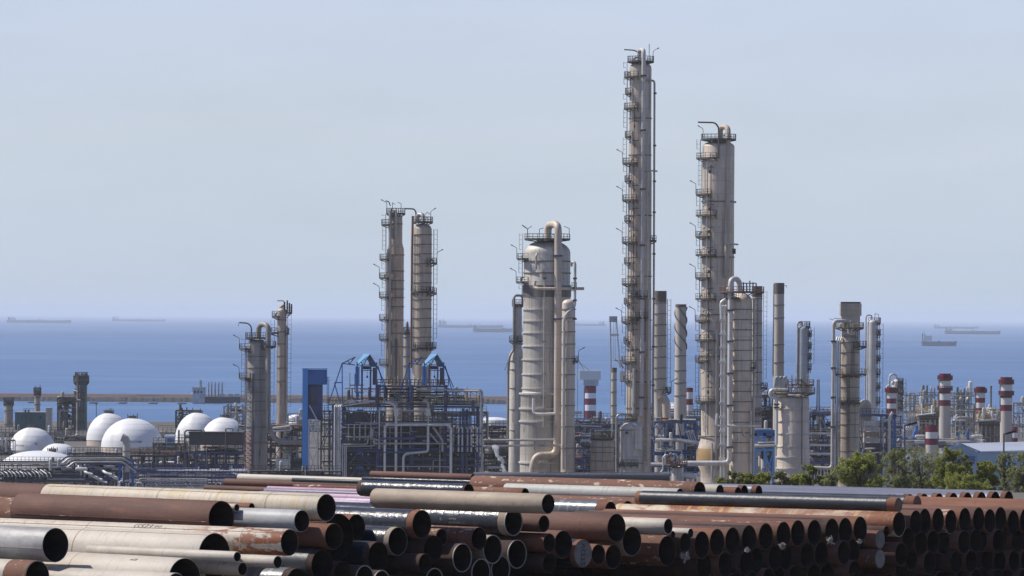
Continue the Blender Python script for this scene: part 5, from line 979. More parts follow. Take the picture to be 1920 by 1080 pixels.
# lattice mast, white above and red below
def mast(label, D, cx, top, bot, w, mats, st):
    t = U('lattice_mast', label, 'mast', D, cx, (top + bot) / 2); n = int((bot - top) / st); half = n // 2
    for part, (i0, i1) in enumerate(((0, half), (half, n))):
        mb = MB()
        for i in range(i0, i1):
            y0, y1 = top + st * i, top + st * (i + 1); w0, w1 = w * (.55 + .45 * i / n), w * (.55 + .45 * (i + 1) / n)
            for sx in (-1, 1):
                for sy in (-1, 1): mb.bar(t.P(cx + sx * w0, y0, sy * w0), t.P(cx + sx * w1, y1, sy * w1), .9 * t.s)
            for o in (-1, 1):
                mb.bar(t.P(cx - w0, y0, o * w0), t.P(cx + w1, y1, o * w1), .7 * t.s); mb.bar(t.P(cx + w0, y0, o * w0), t.P(cx - w1, y1, o * w1), .7 * t.s); mb.bar(t.P(cx - w0, y0, o * w0), t.P(cx + w0, y0, o * w0), .7 * t.s)
        t.part(mb, 'lattice', mats[part], smooth=False)
    mb = MB()
    for sx in (-1, 1):
        for sy in (-1, 1): a = t.P(cx + sx * w, top + st * n, sy * w); mb.bar((a.x, a.y, t.base), a, 1 * t.s)
    t.part(mb, 'leg', mats[1], smooth=False)
mast('white lattice mast turning red at its foot, before the dark looped column', 960, 465, 728, 900, 8, ('railpale', 'cranered'), 9)
mast('slim far lattice mast between two columns on the right', 1500, 1534, 712, 800, 3.6, ('rail', 'rail'), 6)
t = U('pressure_vessel', 'small white upright vessel at the foot of the lattice mast', 'vessel', 940, 443, 893); t.shell([(884, 5.5), (915, 5.5)], 'clad_pale', dome=3, n=20); t.pipe([(446, 930, 0), (447, 886, 0), (453, 881, 0), (458, 881, 0)], 2.4, 'pipew', 6, 'pipe'); t.rings([890, 900], 5.5, 1, .6)

# middle and right racks
rack('pipe_rack', 'tangle of pipes and yellow rails between furnace and widest column', 'pipework', 1090, 908, 978, [832, 852, 872, 890], 3, 'deck', (-24, 24), 2, 24, 10, ('pipe', 'pipew', 'piped', 'pipe'), (.9, 2.4), rail='railyel')
rack('pipe_rack', 'bluish pipework under the low banded tank', 'pipework', 1060, 1078, 1110, [820, 840, 860, 880], 2, 'navy', (-20, 20), 1.8, 22, 12, ('pipew', 'blue', 'pipe', 'railrust'), (.7, 1.6), vert=.4)
t = rack('pipe_rack', 'blue steel rack with slanting struts between the two tall columns', 'pipework', 1090, 1226, 1304, [792, 826, 852, 874], 4, 'blue', (-24, 24), 2.2, 36, 18, ('pipew', 'pipe', 'pipew', 'blue', 'railrust'), (.7, 2.2), vert=.4)
for i in range(6): t.bars([((1250 + 7 * i, 794, -26), (1246 + 7 * i + (i % 2) * 10, 822, -26))], 1.5, 'slanting_strut', 'blue' if i % 2 else 'railpale')
for i in range(4): t.pipe([(1282 + 4 * i, 812, -27), (1286 + 4 * i, 806, -27), (1292 + 4 * i, 826, -27)], 1.2, 'pipew', 3, 'branch_pipe')
t.tubes([([(1228, 825, -28), (1268, 824, -28), (1310, 830, -28)], 4, 'pipew'), ([(1204, 870, -30), (1242, 870, -30)], 3, 'pipew'), ([(1190, 800, -16), (1232, 828, -20)], 2, 'pipe')]); t.gear(10, 1230, 1290, 800, 880, -34, -20, ('blue', 'pipew', 'pipe'))
t = rack('pipe_rack', 'bright blue legged pipe stand between the banded tan column and the stout one', 'pipework', 1000, 1416, 1450, [812, 843], 2, 'bright', (-16, 16), 4, 16, 6, ('pipew', 'blue', 'pipe'), (.8, 2), vert=.3)
t.boxp(1414, 1452, 806, 817, -18, 18, 'blue_cover', 'blue'); t.tubes([([(1414, 836, -20), (1462, 834, -20)], 3.4, 'pipew'), ([(1420, 830, -20), (1455, 828, -20)], 1.8, 'pipew'), ([(1428, 890, -20), (1428, 876, -20), (1440, 876, -20), (1441, 900, -20)], 2, 'pipe')]); t.shell([(846, 6), (900, 6)], 'clad_pale', 'small_vessel', 16, dome=3)
t = rack('pipe_rack', 'dark equipment hall with pipe decks left of the stout banded column', 'pipework', 1180, 1418, 1450, [742, 770, 790], 2, 'deck', (-20, 20), 2, 16, 8, ('pipe', 'pipew', 'railrust', 'deck'), (.8, 1.8)); t.boxp(1419, 1449, 764, 806, 0, 20, 'casing', 'dark')
t = rack('pipe_rack', 'blue framed rack with white decks and red rails between the stout and stained columns', 'pipework', 1080, 1518, 1566, [776, 812, 834, 850, 866], 2, 'navy', (-24, 24), 2.2, 22, 10, ('pipe', 'piped', 'blue', 'pipew'), (.7, 1.6), rail='railrust')
for y in (812, 834, 850): t.boxp(1518, 1562, y - 2, y + 2, -27, -25, 'edge_beam', 'pipew')
t.bars([((1536, 776, -26), (1536, 812, -26)), ((1536, 778, -26), (1552, 811, -26))], 1.8, 'brace', 'railpale'); t.boxp(1520, 1562, 880, 900, -26, -24, 'fence_panel', 'dark'); t.bars([((x, 900, -28), (x, 876, -28)) for x in range(1520, 1564, 6)], 1.6, 'fence_post', 'pipew')
t = U('boiler_house', 'grey boiler casing with an arched duct, right of the stained column', 'boiler', 1080, 1640, 800)
mb = MB()
for i in range(10):
    pass
prof = [(1609, 800), (1609, 765), (1611, 757), (1615, 751), (1621, 749), (1628, 751), (1632, 757), (1633, 766), (1633, 800)]
vs = [tuple(t.P(x, y, -14)) for x, y in prof] + [tuple(t.P(x, y, 14)) for x, y in prof]; n_ = len(prof); mb._add(vs, [tuple(range(n_))[::-1], tuple(range(n_, 2 * n_))] + [(i, i + 1, n_ + i + 1, n_ + i) for i in range(n_ - 1)]); t.part(mb, 'arched_duct', 'clad_grey', smooth=False)
t.bars([((x, 766 - (1 - abs(x - 1621) / 12) * 14, -15), (x, 800, -15)) for x in range(1611, 1633, 4)], 1.2, 'duct_rib', 'railpale')
for i in range(4): t.boxp(1619, 1648, 789 + 10.5 * i, 798 + 10.5 * i, -20, 16, 'casing_panel', ('clad_pale', 'clad_grey', 'clad_brown', 'clad_grey')[i])
mb = MB(); a, b = t.P(1620, 831, -18), t.P(1654, 831, 18); mb.box((a.x, a.y, t.base), (b.x, b.y, a.z)); t.part(mb, 'base_block', 'dark', smooth=False)
t.boxp(1612, 1680, 776, 780, -22, 20, 'blue_beam', 'navy'); t.bars([((1655, 812, -22), (1676, 780, -22)), ((1650, 776, -22), (1650, 900, -22))], 2.4, 'strut', 'navy'); mb = MB(); a = t.P(1676, 777, -20); mb.bar((a.x, a.y, t.base), a, 4 * t.s); t.part(mb, 'blue_post', 'blue', smooth=False)
t.pipe([(1666, 895, -22), (1666, 782, -22), (1672, 772, -22)], 3, 'pipew', 6, 'pipe'); t.pipe([(1614, 870, -22), (1616, 842, -22), (1640, 840, -22)], 1.8, 'pipew', 5, 'pipe'); t.pipe([(1618, 852, -24), (1660, 846, -24), (1661, 866, -24)], 1.8, 'pipe', 5, 'pipe')
t.railing(1608, 1676, 776, -22, 'rail'); t.railing(1608, 1668, 820, -22, 'railyel'); t.run(12, 1608, 1676, 815, 880, -22, 0, .7, 1.5, ['piped', 'pipe', 'rail', 'railrust'], .4, False)
# slate coloured pipeline across the front of the plant
t = U('pipeline', 'long slate grey pipeline lying across the foot of the columns', 'pipeline', 470, 1070, 893, base=-1.5)
mb = MB(); L_ = [t.P(888, 894, 0), t.P(1255, 892, 0)]; mb.tube(L_, 7.6 * t.s, 24); t.part(mb, 'pipe', 'conduit')
for x in range(900, 1255, 44): t.bars([((x, 899, -2), (x + 0.1, 906, -2))], 5, 'saddle', 'deck')
for x in (1020, 1062, 1098, 1130, 1160): t.bars([((x, 885.5, -3), (x + 3, 888, -7))], 1, 'clip', 'railpale')
t.bars([((1010, 886, -4), (1240, 884.6, -4))], .9, 'cable', 'railpale'); mb = MB(); mb.lathe(0, 0, [(8.4 * t.s, -.25), (8.4 * t.s, .25)], 24); a = t.P(1250, 892, 0); mb.v = [(a.x + z, a.y + x, a.z + y) for x, y, z in mb.v]; t.part(mb, 'flange', 'conduit')

def thicket(label, D, x0, x1, y0, y1, n, ng, mats=('pipe', 'pipew', 'piped', 'clad_grey', 'rail', 'navy'), fm='deck', g=('pipew', 'clad_grey', 'pipe', 'duct', 'clad_dark')):
    t = U('process_unit', label, 'pipework', D, (x0 + x1) / 2, (y0 + y1) / 2); nl = max(2, int((y1 - y0) / 20)); nb = max(2, int((x1 - x0) / 16))
    t.frame(x0, x1, [y0 + (y1 - y0) * i / nl for i in range(nl)], -16, 26, nb, 1.6, fm, deck=True, rail='rail')
    t.run(n, x0 - 4, x1 + 4, y0 - 3, y1, -18, 20, .6, 1.9, mats, .45, False); t.gear(ng, x0, x1 - 8, y0, y1, -18, 14, g)
    for i in range(2 if D > 1000 else 0): t.boxp(x0 + (x1 - x0) * (.1 + .45 * i), x0 + (x1 - x0) * (.42 + .45 * i), y0 + (y1 - y0) * .45, y1 + 6, 22, 30, 'casing', ('dark', 'duct')[i])
    return t
thicket('low dense piping in front of the broad flat dome, left edge', 1150, -10, 150, 868, 906, 44, 20)
thicket('dense piping below the numbered dome, behind the bent duct', 1170, 156, 262, 862, 906, 40, 16)
thicket('dense dark piping underneath the cooler deck', 1180, 262, 462, 850, 905, 60, 24, fm='navy')
thicket('shaded pipework behind the dark looped column', 1210, 448, 570, 800, 896, 70, 26)
thicket('pipework seen through and behind the blue furnace', 1180, 602, 912, 772, 890, 96, 26, ('pipe', 'pipew', 'clad_grey', 'railpale', 'pipe'))
thicket('pipework behind the gap left of the widest column', 1230, 900, 988, 800, 894, 56, 20)
thicket('pipework behind the low banded tank', 1230, 1066, 1172, 796, 892, 60, 22, fm='navy', mats=('pipe', 'pipew', 'piped', 'clad_grey', 'blue', 'navy'))
thicket('pipework behind the blue rack with slanting struts', 1250, 1198, 1322, 782, 892, 70, 28, fm='blue', mats=('pipe', 'pipew', 'piped', 'clad_grey', 'blue', 'navy'))
thicket('pipework left behind the stout banded column', 1260, 1404, 1462, 742, 892, 46, 18)
thicket('pipework behind the blue framed rack with white decks', 1250, 1506, 1582, 774, 892, 54, 20, fm='navy')
thicket('pipework beyond the grey boiler casing with the arched duct', 1350, 1604, 1690, 780, 900, 50, 20, fm='navy')
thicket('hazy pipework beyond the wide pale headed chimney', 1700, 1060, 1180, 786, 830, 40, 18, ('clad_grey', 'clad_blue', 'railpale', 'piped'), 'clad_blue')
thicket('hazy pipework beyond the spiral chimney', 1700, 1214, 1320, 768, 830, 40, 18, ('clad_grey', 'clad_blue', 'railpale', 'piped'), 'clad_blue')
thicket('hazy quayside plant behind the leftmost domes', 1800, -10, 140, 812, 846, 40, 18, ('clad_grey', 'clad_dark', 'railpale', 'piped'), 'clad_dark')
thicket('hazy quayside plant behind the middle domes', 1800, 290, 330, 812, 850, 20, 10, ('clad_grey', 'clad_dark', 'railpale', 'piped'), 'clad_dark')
thicket('lowest bright pipes right behind the left pipe heap', 930, -10, 240, 894, 930, 40, 14, ('pipew', 'pipe', 'piped', 'navy', 'pipew'), 'navy')
thicket('lowest bright pipes behind the yellow banded pipe', 930, 240, 480, 900, 932, 40, 14, ('pipew', 'pipe', 'piped', 'navy', 'pipew'), 'navy')
thicket('lowest piping at the foot of the dark looped column and the blue tower', 945, 470, 640, 884, 915, 34, 12, ('pipew', 'pipe', 'piped', 'railrust'), 'deck')
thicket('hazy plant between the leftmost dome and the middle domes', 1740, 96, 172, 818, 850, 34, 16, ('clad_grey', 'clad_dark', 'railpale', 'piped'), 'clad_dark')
thicket('low piping on the ground in front of the middle domes', 1480, 128, 236, 850, 876, 40, 18, ('pipew', 'clad_dark', 'railpale', 'piped', 'pipe'))
thicket('low piping on the ground left of the right pair of domes', 1480, 288, 350, 832, 872, 40, 18, ('pipew', 'clad_dark', 'railpale', 'piped', 'pipe'))
thicket('low plant at the left edge beside the leftmost dome', 1560, -12, 26, 826, 868, 24, 12, ('clad_grey', 'clad_dark', 'railpale', 'piped'), 'clad_dark')
# ---------------------------------------------------------------- domed tanks
def dome_tank(label, D, cx, top, r, eq, low=False, txt=None, gear_x=0):
    t = T('domed_tank', label, 'tank', D, cx, eq); k = t.s; h = eq - top; mb = MB(); n = 12
    pr = []
    for i in range(n + 1):
        a = math.pi / 2 * i / n; pr.append((max(.001, r * math.sin(a) ** (1 if not low else .9)) * k, t.z(top + h * (1 - math.cos(a)))))
    mb.lathe(t.c.x, D, pr[::-1], 56, close=False); t.part(mb, 'dome', 'white')
    mb = MB(); mb.lathe(t.c.x, D, [((r - .6) * k, t.base), ((r - .6) * k, t.z(eq - .4))], 56, close=False); t.part(mb, 'skirt', 'skirt')
    for j in range(1, 4):
        pass
    gx = cx + gear_x; t.plat(top + .5, 0, 360, 1, 7.5, 4.5, 'rail', cx=gx, bracket=False)
    for j in range(1, 5): y_ = top + h * j / 5; t.rings([y_], r * math.sqrt(max(0, 1 - ((eq - y_) / h) ** 2)) - (.2 if low else 0), .35, .12, 'stripe_white', 'plate_seam')
    for i in range(6): x = gx - 9 + 3.6 * i; t.pipe([(x, top + 1, rnd.uniform(-6, 6)), (x, top - rnd.uniform(3, 9), 0)], .8, 'deck', 2, 'nozzle', 6)
    if txt:
        cu = bpy.data.curves.new('t', 'FONT'); cu.body = txt[0]; cu.size = txt[3] * k; to = bpy.data.objects.new('t', cu); COL.objects.link(to); bpy.context.view_layer.update()
        me = bpy.data.meshes.new_from_object(to.evaluated_get(bpy.context.evaluated_depsgraph_get())); bpy.data.objects.remove(to)
        a0 = math.asin((txt[1] - cx) / r)
        for v in me.vertices:
            zz = t.z(txt[2]) + v.co.y; f = max(0, min(1, (zz - t.z(eq)) / (h * k))); rr = r * k * math.sqrt(1 - f * f) + .06; a = a0 + v.co.x / (r * k)
            v.co = (rr * math.sin(a), -rr * math.cos(a), zz - t.base)
        me.materials.clear(); me.materials.append(M['black']); o = bpy.data.objects.new('marking', me); COL.objects.link(o); o.parent = t.root
    return t
dome_tank('rear one of the middle pair of big white domed tanks, partly hidden', 1680, 204, 774, 42, 825)
dome_tank('front big white domed tank with black numbers, middle of the picture\'s left', 1600, 248, 784, 58.5, 838, txt=('TK-F102B', 247, 829, 5.6))
dome_tank('white domed tank at the far left with a small grey hatch on its flank', 1620, 60, 801, 43.5, 844, txt=('TK F102A', 32, 836, 4.4)).boxp(68, 73, 829, 836, -40.5, -36, 'hatch', 'clad_dark')
dome_tank('small low white dome right of the far left domed tank', 1500, 110, 831, 36, 860, True)
dome_tank('broad flat white dome in front of the far left domed tank', 1420, 74, 845, 76, 880, True, gear_x=24)
dome_tank('rear one of the right pair of white domes, above the dark cooler deck', 1680, 370, 773, 42, 826)
dome_tank('front one of the right pair of white domes, beside the dark looped column', 1600, 420, 782, 45, 832, gear_x=2)
t = U('storage_tank', 'white flat tank glimpsed below the dark rusty platform', 'tank', 1350, 300, 870); t.shell([(868, 75), (900, 75)], 'white', dome=3, n=48); t.rings([869], 75, 1.2, .6, 'railpale')
t = U('storage_tank', 'white tank in the haze between furnace and widest column', 'tank', 2000, 926, 800); t.shell([(790, 30), (850, 30)], 'white', dome=8, n=40); t.rings([793], 30, 1.2, .6, 'railpale')
t = U('storage_tank', 'white tank glimpsed right of the dark looped column', 'tank', 2000, 560, 795); t.shell([(782, 20), (850, 20)], 'white', dome=5, n=40); t.rings([785], 20, 1.2, .6, 'railpale')
t = U('storage_tank', 'white domed tank behind the spiral chimney', 'tank', 1900, 1258, 785); t.shell([(775, 34), (850, 34)], 'white', dome=20, n=40); t.rings([778], 34, 1.2, .6, 'railpale')
# ---------------------------------------------------------------- far left plant
t = stack('hazy broad grey chimney at the left picture edge', 1950, 16, 790, [(752, 8.2), (850, 8.6)], 'clad_dark', 752, [770, 795], 7); t.plat(756, 0, 360, 8, 10)
t = stack('dark slim chimney with masts on top, left of the green clad hall', 1980, 70, 760, [(737, 5.4), (850, 5.8)], 'clad_dark', 733, [745, 758], 8); t.plat(737, 0, 360, 5, 7.5); t.bars([((66, 730, 0), (66, 722, 0)), ((75, 730, 0), (75, 721, 0))], .8, 'mast', 'rail')
t = U('process_hall', 'green clad hall with a pale end tower behind the leftmost dome', 'building', 1900, 60, 790)
mb = MB(); a, b = t.P(28, 774, 0), t.P(88, 774, 60); mb.box((a.x, a.y, t.base), (b.x, b.y, a.z)); t.part(mb, 'wall', 'greenshed', smooth=False); t.boxp(27, 89, 772.4, 774, -1, 61, 'roof_edge', 'railpale')
mb = MB(); a, b = t.P(86, 764, -4), t.P(96, 764, 30); mb.box((a.x, a.y, t.base), (b.x, b.y, a.z)); t.part(mb, 'end_tower', 'clad_grey', smooth=False); t.bars([((x, 772, 0), (x, 766, 0)) for x in range(44, 68, 6)] + [((44, 766, 0), (66, 766, 0))], .7, 'roof_railing', 'railpale')
for x, y in ((40, 782), (75, 782), (74, 781)): t.boxp(x, x + 2.4, y, y + 2.4, -.4, 0, 'window', 'glass')
for x in (46, 52): t.boxp(x, x + 3, 768, 800, -2.4, -.2, 'downpipe', 'clad_green')
t = U('distillation_tower', 'tallest dark green column far left, crowned with a ragged platform', 'column', 1900, 152, 780)
t.shell([(706, 11), (850, 11.6)], 'clad_green', dome=3); t.plat(716, 0, 360, 11, 15, 12); t.plat(706, 0, 360, 6, 12, 8)
for i in range(8): t.pipe([(142 + 2.6 * i, 708, rnd.uniform(-8, 8)), (142 + 2.6 * i, rnd.uniform(699, 703), 0)], .9, rnd.choice(['deck', 'railpale']), 2, 'vent_pipe', 5)
t.pipe([(146, 706, -11), (146, 850, -12)], 1.8, 'clad_dark', 2, 'riser'); t.pipe([(150, 722, -12), (150, 762, -12)], 1, 'pipe', 2, 'riser'); t.pipe([(137, 731, -6), (147, 734, -13)], .8, 'pipew', 2, 'branch_pipe'); t.bars([((165, 716, 0), (167, 710, 0))], 1, 'lamp_arm', 'rail')
for y in (735, 748, 770, 790): t.plat(y, 180, 300, 11, 14, 6)
t = U('process_unit', 'dark steel frame with pipes beside the tallest dark green column', 'pipework', 1880, 123, 790)
t.frame(109, 140, [746, 765, 785, 805], -14, 14, 2, 2, 'deck'); t.run(30, 108, 140, 744, 830, -15, 14, .7, 2, ['clad_dark', 'piped', 'clad_dark', 'railpale', 'deck'], .5, False); t.gear(10, 110, 136, 748, 810, -10, 14, ('clad_dark', 'clad_green', 'deck')); t.shell([(745, 4), (850, 4)], 'clad_dark', 'vessel', 16, dome=3, cx=111); t.boxp(116, 138, 745, 752, -12, 12, 'rusty_tank', 'duct')
t = U('light_mast', 'thin light mast on the quay left of the middle domes', 'mast', 2000, 180.5, 775); t.pipe([(180.5, 758, 0), (180.5, 800, 0)], .7, 'rail', 2, 'pole'); t.boxp(179, 182, 756.5, 758.5, -1, 1, 'lamp_head', 'rail')
t = U('shed', 'low shed with a bright blue roof behind the leftmost domes', 'building', 1750, 151, 846); mb = MB(); a, b = t.P(139, 848, 0), t.P(164, 848, 30); mb.box((a.x, a.y, t.base), (b.x, b.y, a.z)); t.part(mb, 'wall', 'clad_blue', smooth=False); t.boxp(138, 165, 841, 848, -2, 32, 'roof', 'bright')
t = U('office_block', 'small pale blue block house right of the numbered dome', 'building', 1620, 317, 825); mb = MB(); a, b = t.P(309, 820, 0), t.P(327, 820, 30); mb.box((a.x, a.y, t.base), (b.x, b.y, a.z)); t.part(mb, 'wall', 'shedwall', smooth=False); t.boxp(308, 328, 816, 820, -2, 32, 'roof', 'roofwhite'); t.boxp(313, 325, 822, 833, -.5, 0, 'window', 'blue')
t = U('warehouse', 'long low dark shed on the quay between the middle and right domes', 'building', 1990, 307, 805); mb = MB(); a, b = t.P(292, 801, 0), t.P(326, 801, 40); mb.box((a.x, a.y, t.base), (b.x, b.y, a.z)); t.part(mb, 'wall', 'duct', smooth=False); t.boxp(291, 327, 799.5, 801, -2, 42, 'roof', 'dark'); [t.boxp(x, x + 4, 806, 815, -.5, 0, 'doorway', 'deck') for x in (296, 306, 316)]
t = U('process_unit', 'hazy dark pipework behind the right pair of domes', 'pipework', 1950, 350, 790); t.frame(330, 368, [770, 785, 800], -14, 14, 3, 1.6, 'deck'); t.run(26, 328, 368, 768, 815, -15, 14, .6, 1.6, ['clad_dark', 'piped', 'railpale', 'deck'], .5, False); t.gear(12, 332, 364, 772, 810, -10, 14, ('clad_dark', 'clad_green', 'deck'))
t = U('process_unit', 'hazy pale pipework between the right domes and the dark looped column', 'pipework', 1960, 436, 775); t.frame(420, 458, [762, 775, 790], -14, 14, 3, 1.4, 'railpale'); t.run(22, 420, 458, 758, 800, -15, 14, .5, 1.3, ['clad_grey', 'piped', 'railpale', 'deck'], .5, False); t.gear(10, 424, 452, 764, 796, -10, 14, ('clad_dark', 'clad_grey', 'deck'))
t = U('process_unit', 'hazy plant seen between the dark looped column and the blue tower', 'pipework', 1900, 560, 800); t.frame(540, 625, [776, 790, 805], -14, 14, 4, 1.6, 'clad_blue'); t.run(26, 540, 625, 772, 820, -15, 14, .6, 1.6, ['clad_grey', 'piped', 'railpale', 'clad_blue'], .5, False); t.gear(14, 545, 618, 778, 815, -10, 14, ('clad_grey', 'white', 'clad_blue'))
# ---------------------------------------------------------------- harbour
mb = MB(); a, b = W(-1500, 740, 2850), W(1062, 740, 2850); mb._add([(a.x, 2850, SEA - 2), (b.x, 2850, SEA - 2), (b.x, 2862, SEA + 3.4), (a.x, 2862, SEA + 3.4), (a.x, 2885, SEA + 3.4), (b.x, 2885, SEA + 3.4), (a.x, 2895, SEA - 2), (b.x, 2895, SEA - 2)], [(0, 1, 2, 3), (3, 2, 5, 4), (4, 5, 7, 6), (0, 3, 4, 6), (1, 7, 5, 2)])
o = mb.build('breakwater', 'rock', org=((a.x + b.x) / 2, 2870, SEA), smooth=False); tag(o, 'long low brown stone breakwater across the harbour on the left', 'breakwater')
mb = MB(); N_ = 500
for i in range(N_ + 1):
    x = a.x + (b.x - a.x) * i / N_; mb.v += [(x, 2840 + rnd.uniform(-.08, .08), SEA - 1), (x, 2843 + rnd.uniform(-.1, .1), SEA + 2.2 + rnd.uniform(-.3, .3)), (x, 2856, SEA + 2.5)]
    if i: o_ = 3 * i; mb.f += [(o_ - 3, o_, o_ + 1, o_ - 2), (o_ - 2, o_ + 1, o_ + 2, o_ - 1)]
mb.build('rock_apron', 'rockd', o, org=((a.x + b.x) / 2, 2870, SEA), smooth=False)
def boat(px, D, n, label):
    c = W(px, 750, D); c = Vector((c.x, D, SEA)); L = n * D / F; r = thing('harbour_boat', label, 'boat', c, 'work boats along the breakwater'); mb = MB(); h = L * .12
    st = [(-.5, .1, .8), (-.42, .14, .85), (.2, .15, .9), (.42, .09, 1.15), (.52, .0, 1.35)]; vs = []; 
    for x, w, z in st: vs += [(c.x + x * L, D - w * L, SEA + z * h), (c.x + x * L, D + w * L, SEA + z * h), (c.x + x * L * .94, D + w * L * .6, SEA - h * .5), (c.x + x * L * .94, D - w * L * .6, SEA - h * .5)]
    fs = [(4 * i + j, 4 * i + (j + 1) % 4, 4 * i + 4 + (j + 1) % 4, 4 * i + 4 + j) for i in range(4) for j in range(4)] + [(3, 2, 1, 0), (16, 17, 18, 19)]
    mb._add(vs, fs); mb.build('hull', 'hull', r, c, False); mb = MB(); mb.box((c.x - .3 * L, D - .08 * L, SEA + .85 * h), (c.x + .15 * L, D + .08 * L, SEA + 1.7 * h)); mb.box((c.x - .1 * L, D - .07 * L, SEA + 1.7 * h), (c.x + .1 * L, D + .07 * L, SEA + 2.4 * h)); mb.build('deckhouse', 'shipw', r, c, False)
    mb = MB(); mb.bar((c.x, D, SEA + 2.4 * h), (c.x, D, SEA + 4 * h), .5); mb.build('mast', 'rail', r, c, False)
for px, l in ((60, 'leftmost work boat along the breakwater, left of the slim dark chimney'), (175, 'work boat right of the tallest dark green column'), (230, 'work boat above the middle domes'), (287, 'work boat above the numbered dome\'s right shoulder'), (341, 'work boat nearest the hazy port terminal')): boat(px, 2785, 17, l)
t = U('port_terminal', 'hazy blue port building on the breakwater left of the dark looped column', 'building', 2795, 373, 740, base=SEA)
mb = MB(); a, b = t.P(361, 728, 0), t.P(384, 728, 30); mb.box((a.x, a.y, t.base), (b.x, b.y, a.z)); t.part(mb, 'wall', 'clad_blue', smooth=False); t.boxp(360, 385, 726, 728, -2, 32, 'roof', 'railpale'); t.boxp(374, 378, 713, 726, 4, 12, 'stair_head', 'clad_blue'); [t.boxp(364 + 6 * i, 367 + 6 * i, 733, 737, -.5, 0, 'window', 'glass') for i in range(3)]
t.boxp(384, 450, 744, 756, 0, 20, 'quay', 'rockd'); [t.boxp(x, x + 9, 738, 744, 2, 14, 'low_block', 'clad_blue') for x in (412, 428, 440)]
for i, x in enumerate((391, 397, 403.5, 410, 416.5)):
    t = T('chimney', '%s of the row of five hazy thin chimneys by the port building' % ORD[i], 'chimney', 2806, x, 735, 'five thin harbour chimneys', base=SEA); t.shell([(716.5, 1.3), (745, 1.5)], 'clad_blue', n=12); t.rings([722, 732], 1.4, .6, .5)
def ship(x0, x1, wl, D, label, flip=False, tall=1., hw=.08, twh=1.):
    c = W((x0 + x1) / 2, wl, D); r = thing('tanker_ship', label, 'ship', (c.x, D, SEA)); s_ = D / F; L = (x1 - x0) * s_; h = 5.2 * s_ * tall; f = -1 if flip else 1; o = (c.x, D, SEA); B = L * .08; vs = []
    st = [(-.5, .7, .95), (-.47, 1, 1), (-.3, 1, .86), (0, 1, .8), (.38, 1, .82), (.44, .7, 1.05), (.5, .05, 1.12)]
    for x, w, z in st: vs += [(c.x + f * x * L, D - w * B, SEA + z * h), (c.x + f * x * L, D + w * B, SEA + z * h), (c.x + f * x * L * .97, D + w * B * .8, SEA - 1), (c.x + f * x * L * .97, D - w * B * .8, SEA - 1)]
    n_ = len(st); mb = MB(); mb._add(vs, [(4 * i + j, 4 * i + (j + 1) % 4, 4 * i + 4 + (j + 1) % 4, 4 * i + 4 + j) for i in range(n_ - 1) for j in range(4)] + [(3, 2, 1, 0), (4 * n_ - 4, 4 * n_ - 3, 4 * n_ - 2, 4 * n_ - 1)]); mb.build('hull', 'hull', r, o, False)
    def bx(a, b, w, z0, z1, name, m):
        mb = MB(); xa, xb = sorted((c.x + f * a * L, c.x + f * b * L)); mb.box((xa, D - w * B, SEA + z0 * h), (xb, D + w * B, SEA + z1 * h)); return mb.build(name, m, r, o, False)
    bx(-.44, -.44 + hw, .85, .85, 1.7 * twh, 'superstructure', 'shipw'); bx(-.43, -.38, 1.0, 1.7 * twh, 1.95 * twh, 'bridge', 'shipw'); bx(-.475, -.445, .3, .9, 2.1 * twh, 'funnel', 'hull'); bx(-.41, -.405, .06, 1.9 * twh, 2.6 * twh, 'mast', 'rail')
    bx(-.02, .03, .5, .8, 1.15, 'manifold', 'hull'); bx(.005, .01, .08, .8, 1.8, 'crane_post', 'hull'); bx(.42, .425, .05, 1., 1.7, 'foremast', 'rail'); bx(-.34, .40, .12, .78, .98, 'deck_pipes', 'duct')
ship(12, 134, 607, 26000, 'long hazy tanker nearest the left edge on the horizon'); ship(209, 311, 602, 33000, 'faint long tanker on the horizon above the domes', tall=.8)
ship(820, 943, 613, 21000, 'long hazy tanker right of the twin columns, the rear one of two', twh=1.3); ship(886, 1000, 625, 15500, 'darker tanker low on the sea, partly behind the widest column', tall=1.4, twh=.9)
ship(1030, 1136, 609.5, 27000, 'faint tanker between the widest and the tallest column', True, .8); ship(1727, 1794, 644, 9200, 'nearest dark ship on the right with a high stern house', tall=1.7, hw=.24, twh=1.3)
ship(1770, 1876, 624, 16500, 'long hazy tanker on the right behind the nearest dark ship', tall=1.2); ship(1750, 1835, 610, 26000, 'faintest tanker on the right horizon', tall=.7)
t = U('harbour_crane', 'white and orange quay crane with an A frame, left of the tallest column', 'crane', 2060, 1150, 650)
for o in (-6, 6):
    mb = MB(); mb.bar(t.P(1144, 596, o), t.P(1146, 690, o), 2.6 * t.s); a = t.P(1146, 690, o); mb.bar((a.x, a.y, t.base), a, 2.6 * t.s); t.part(mb, 'leg', 'crane', smooth=False); t.bars([((1155, 596, o), (1163, 690, o))], 2.4, 'leg', 'crane')
t.boxp(1142, 1157, 593, 604, -8, 8, 'head_block', 'clad_blue'); t.boxp(1144, 1160, 626, 630, -7, 7, 'cross_beam', 'crane'); t.bars([((1152, 672, 0), (1180, 700, 0)), ((1150, 676, 0), (1176, 676, 0)), ((1160, 668, 0), (1168, 690, 0)), ((1176, 676, 0), (1182, 704, 0))], 2, 'jib', 'crane'); t.boxp(1162, 1172, 696, 714, -6, 6, 'machine_house', 'crane'); t.boxp(1164, 1171, 714, 716, -7, 7, 'gangway', 'cranered')
t.bars([((1150, 604, 0), (1150, 672, 0)), ((1153, 604, 0), (1154, 672, 0))], .6, 'hoist_cable', 'railpale')
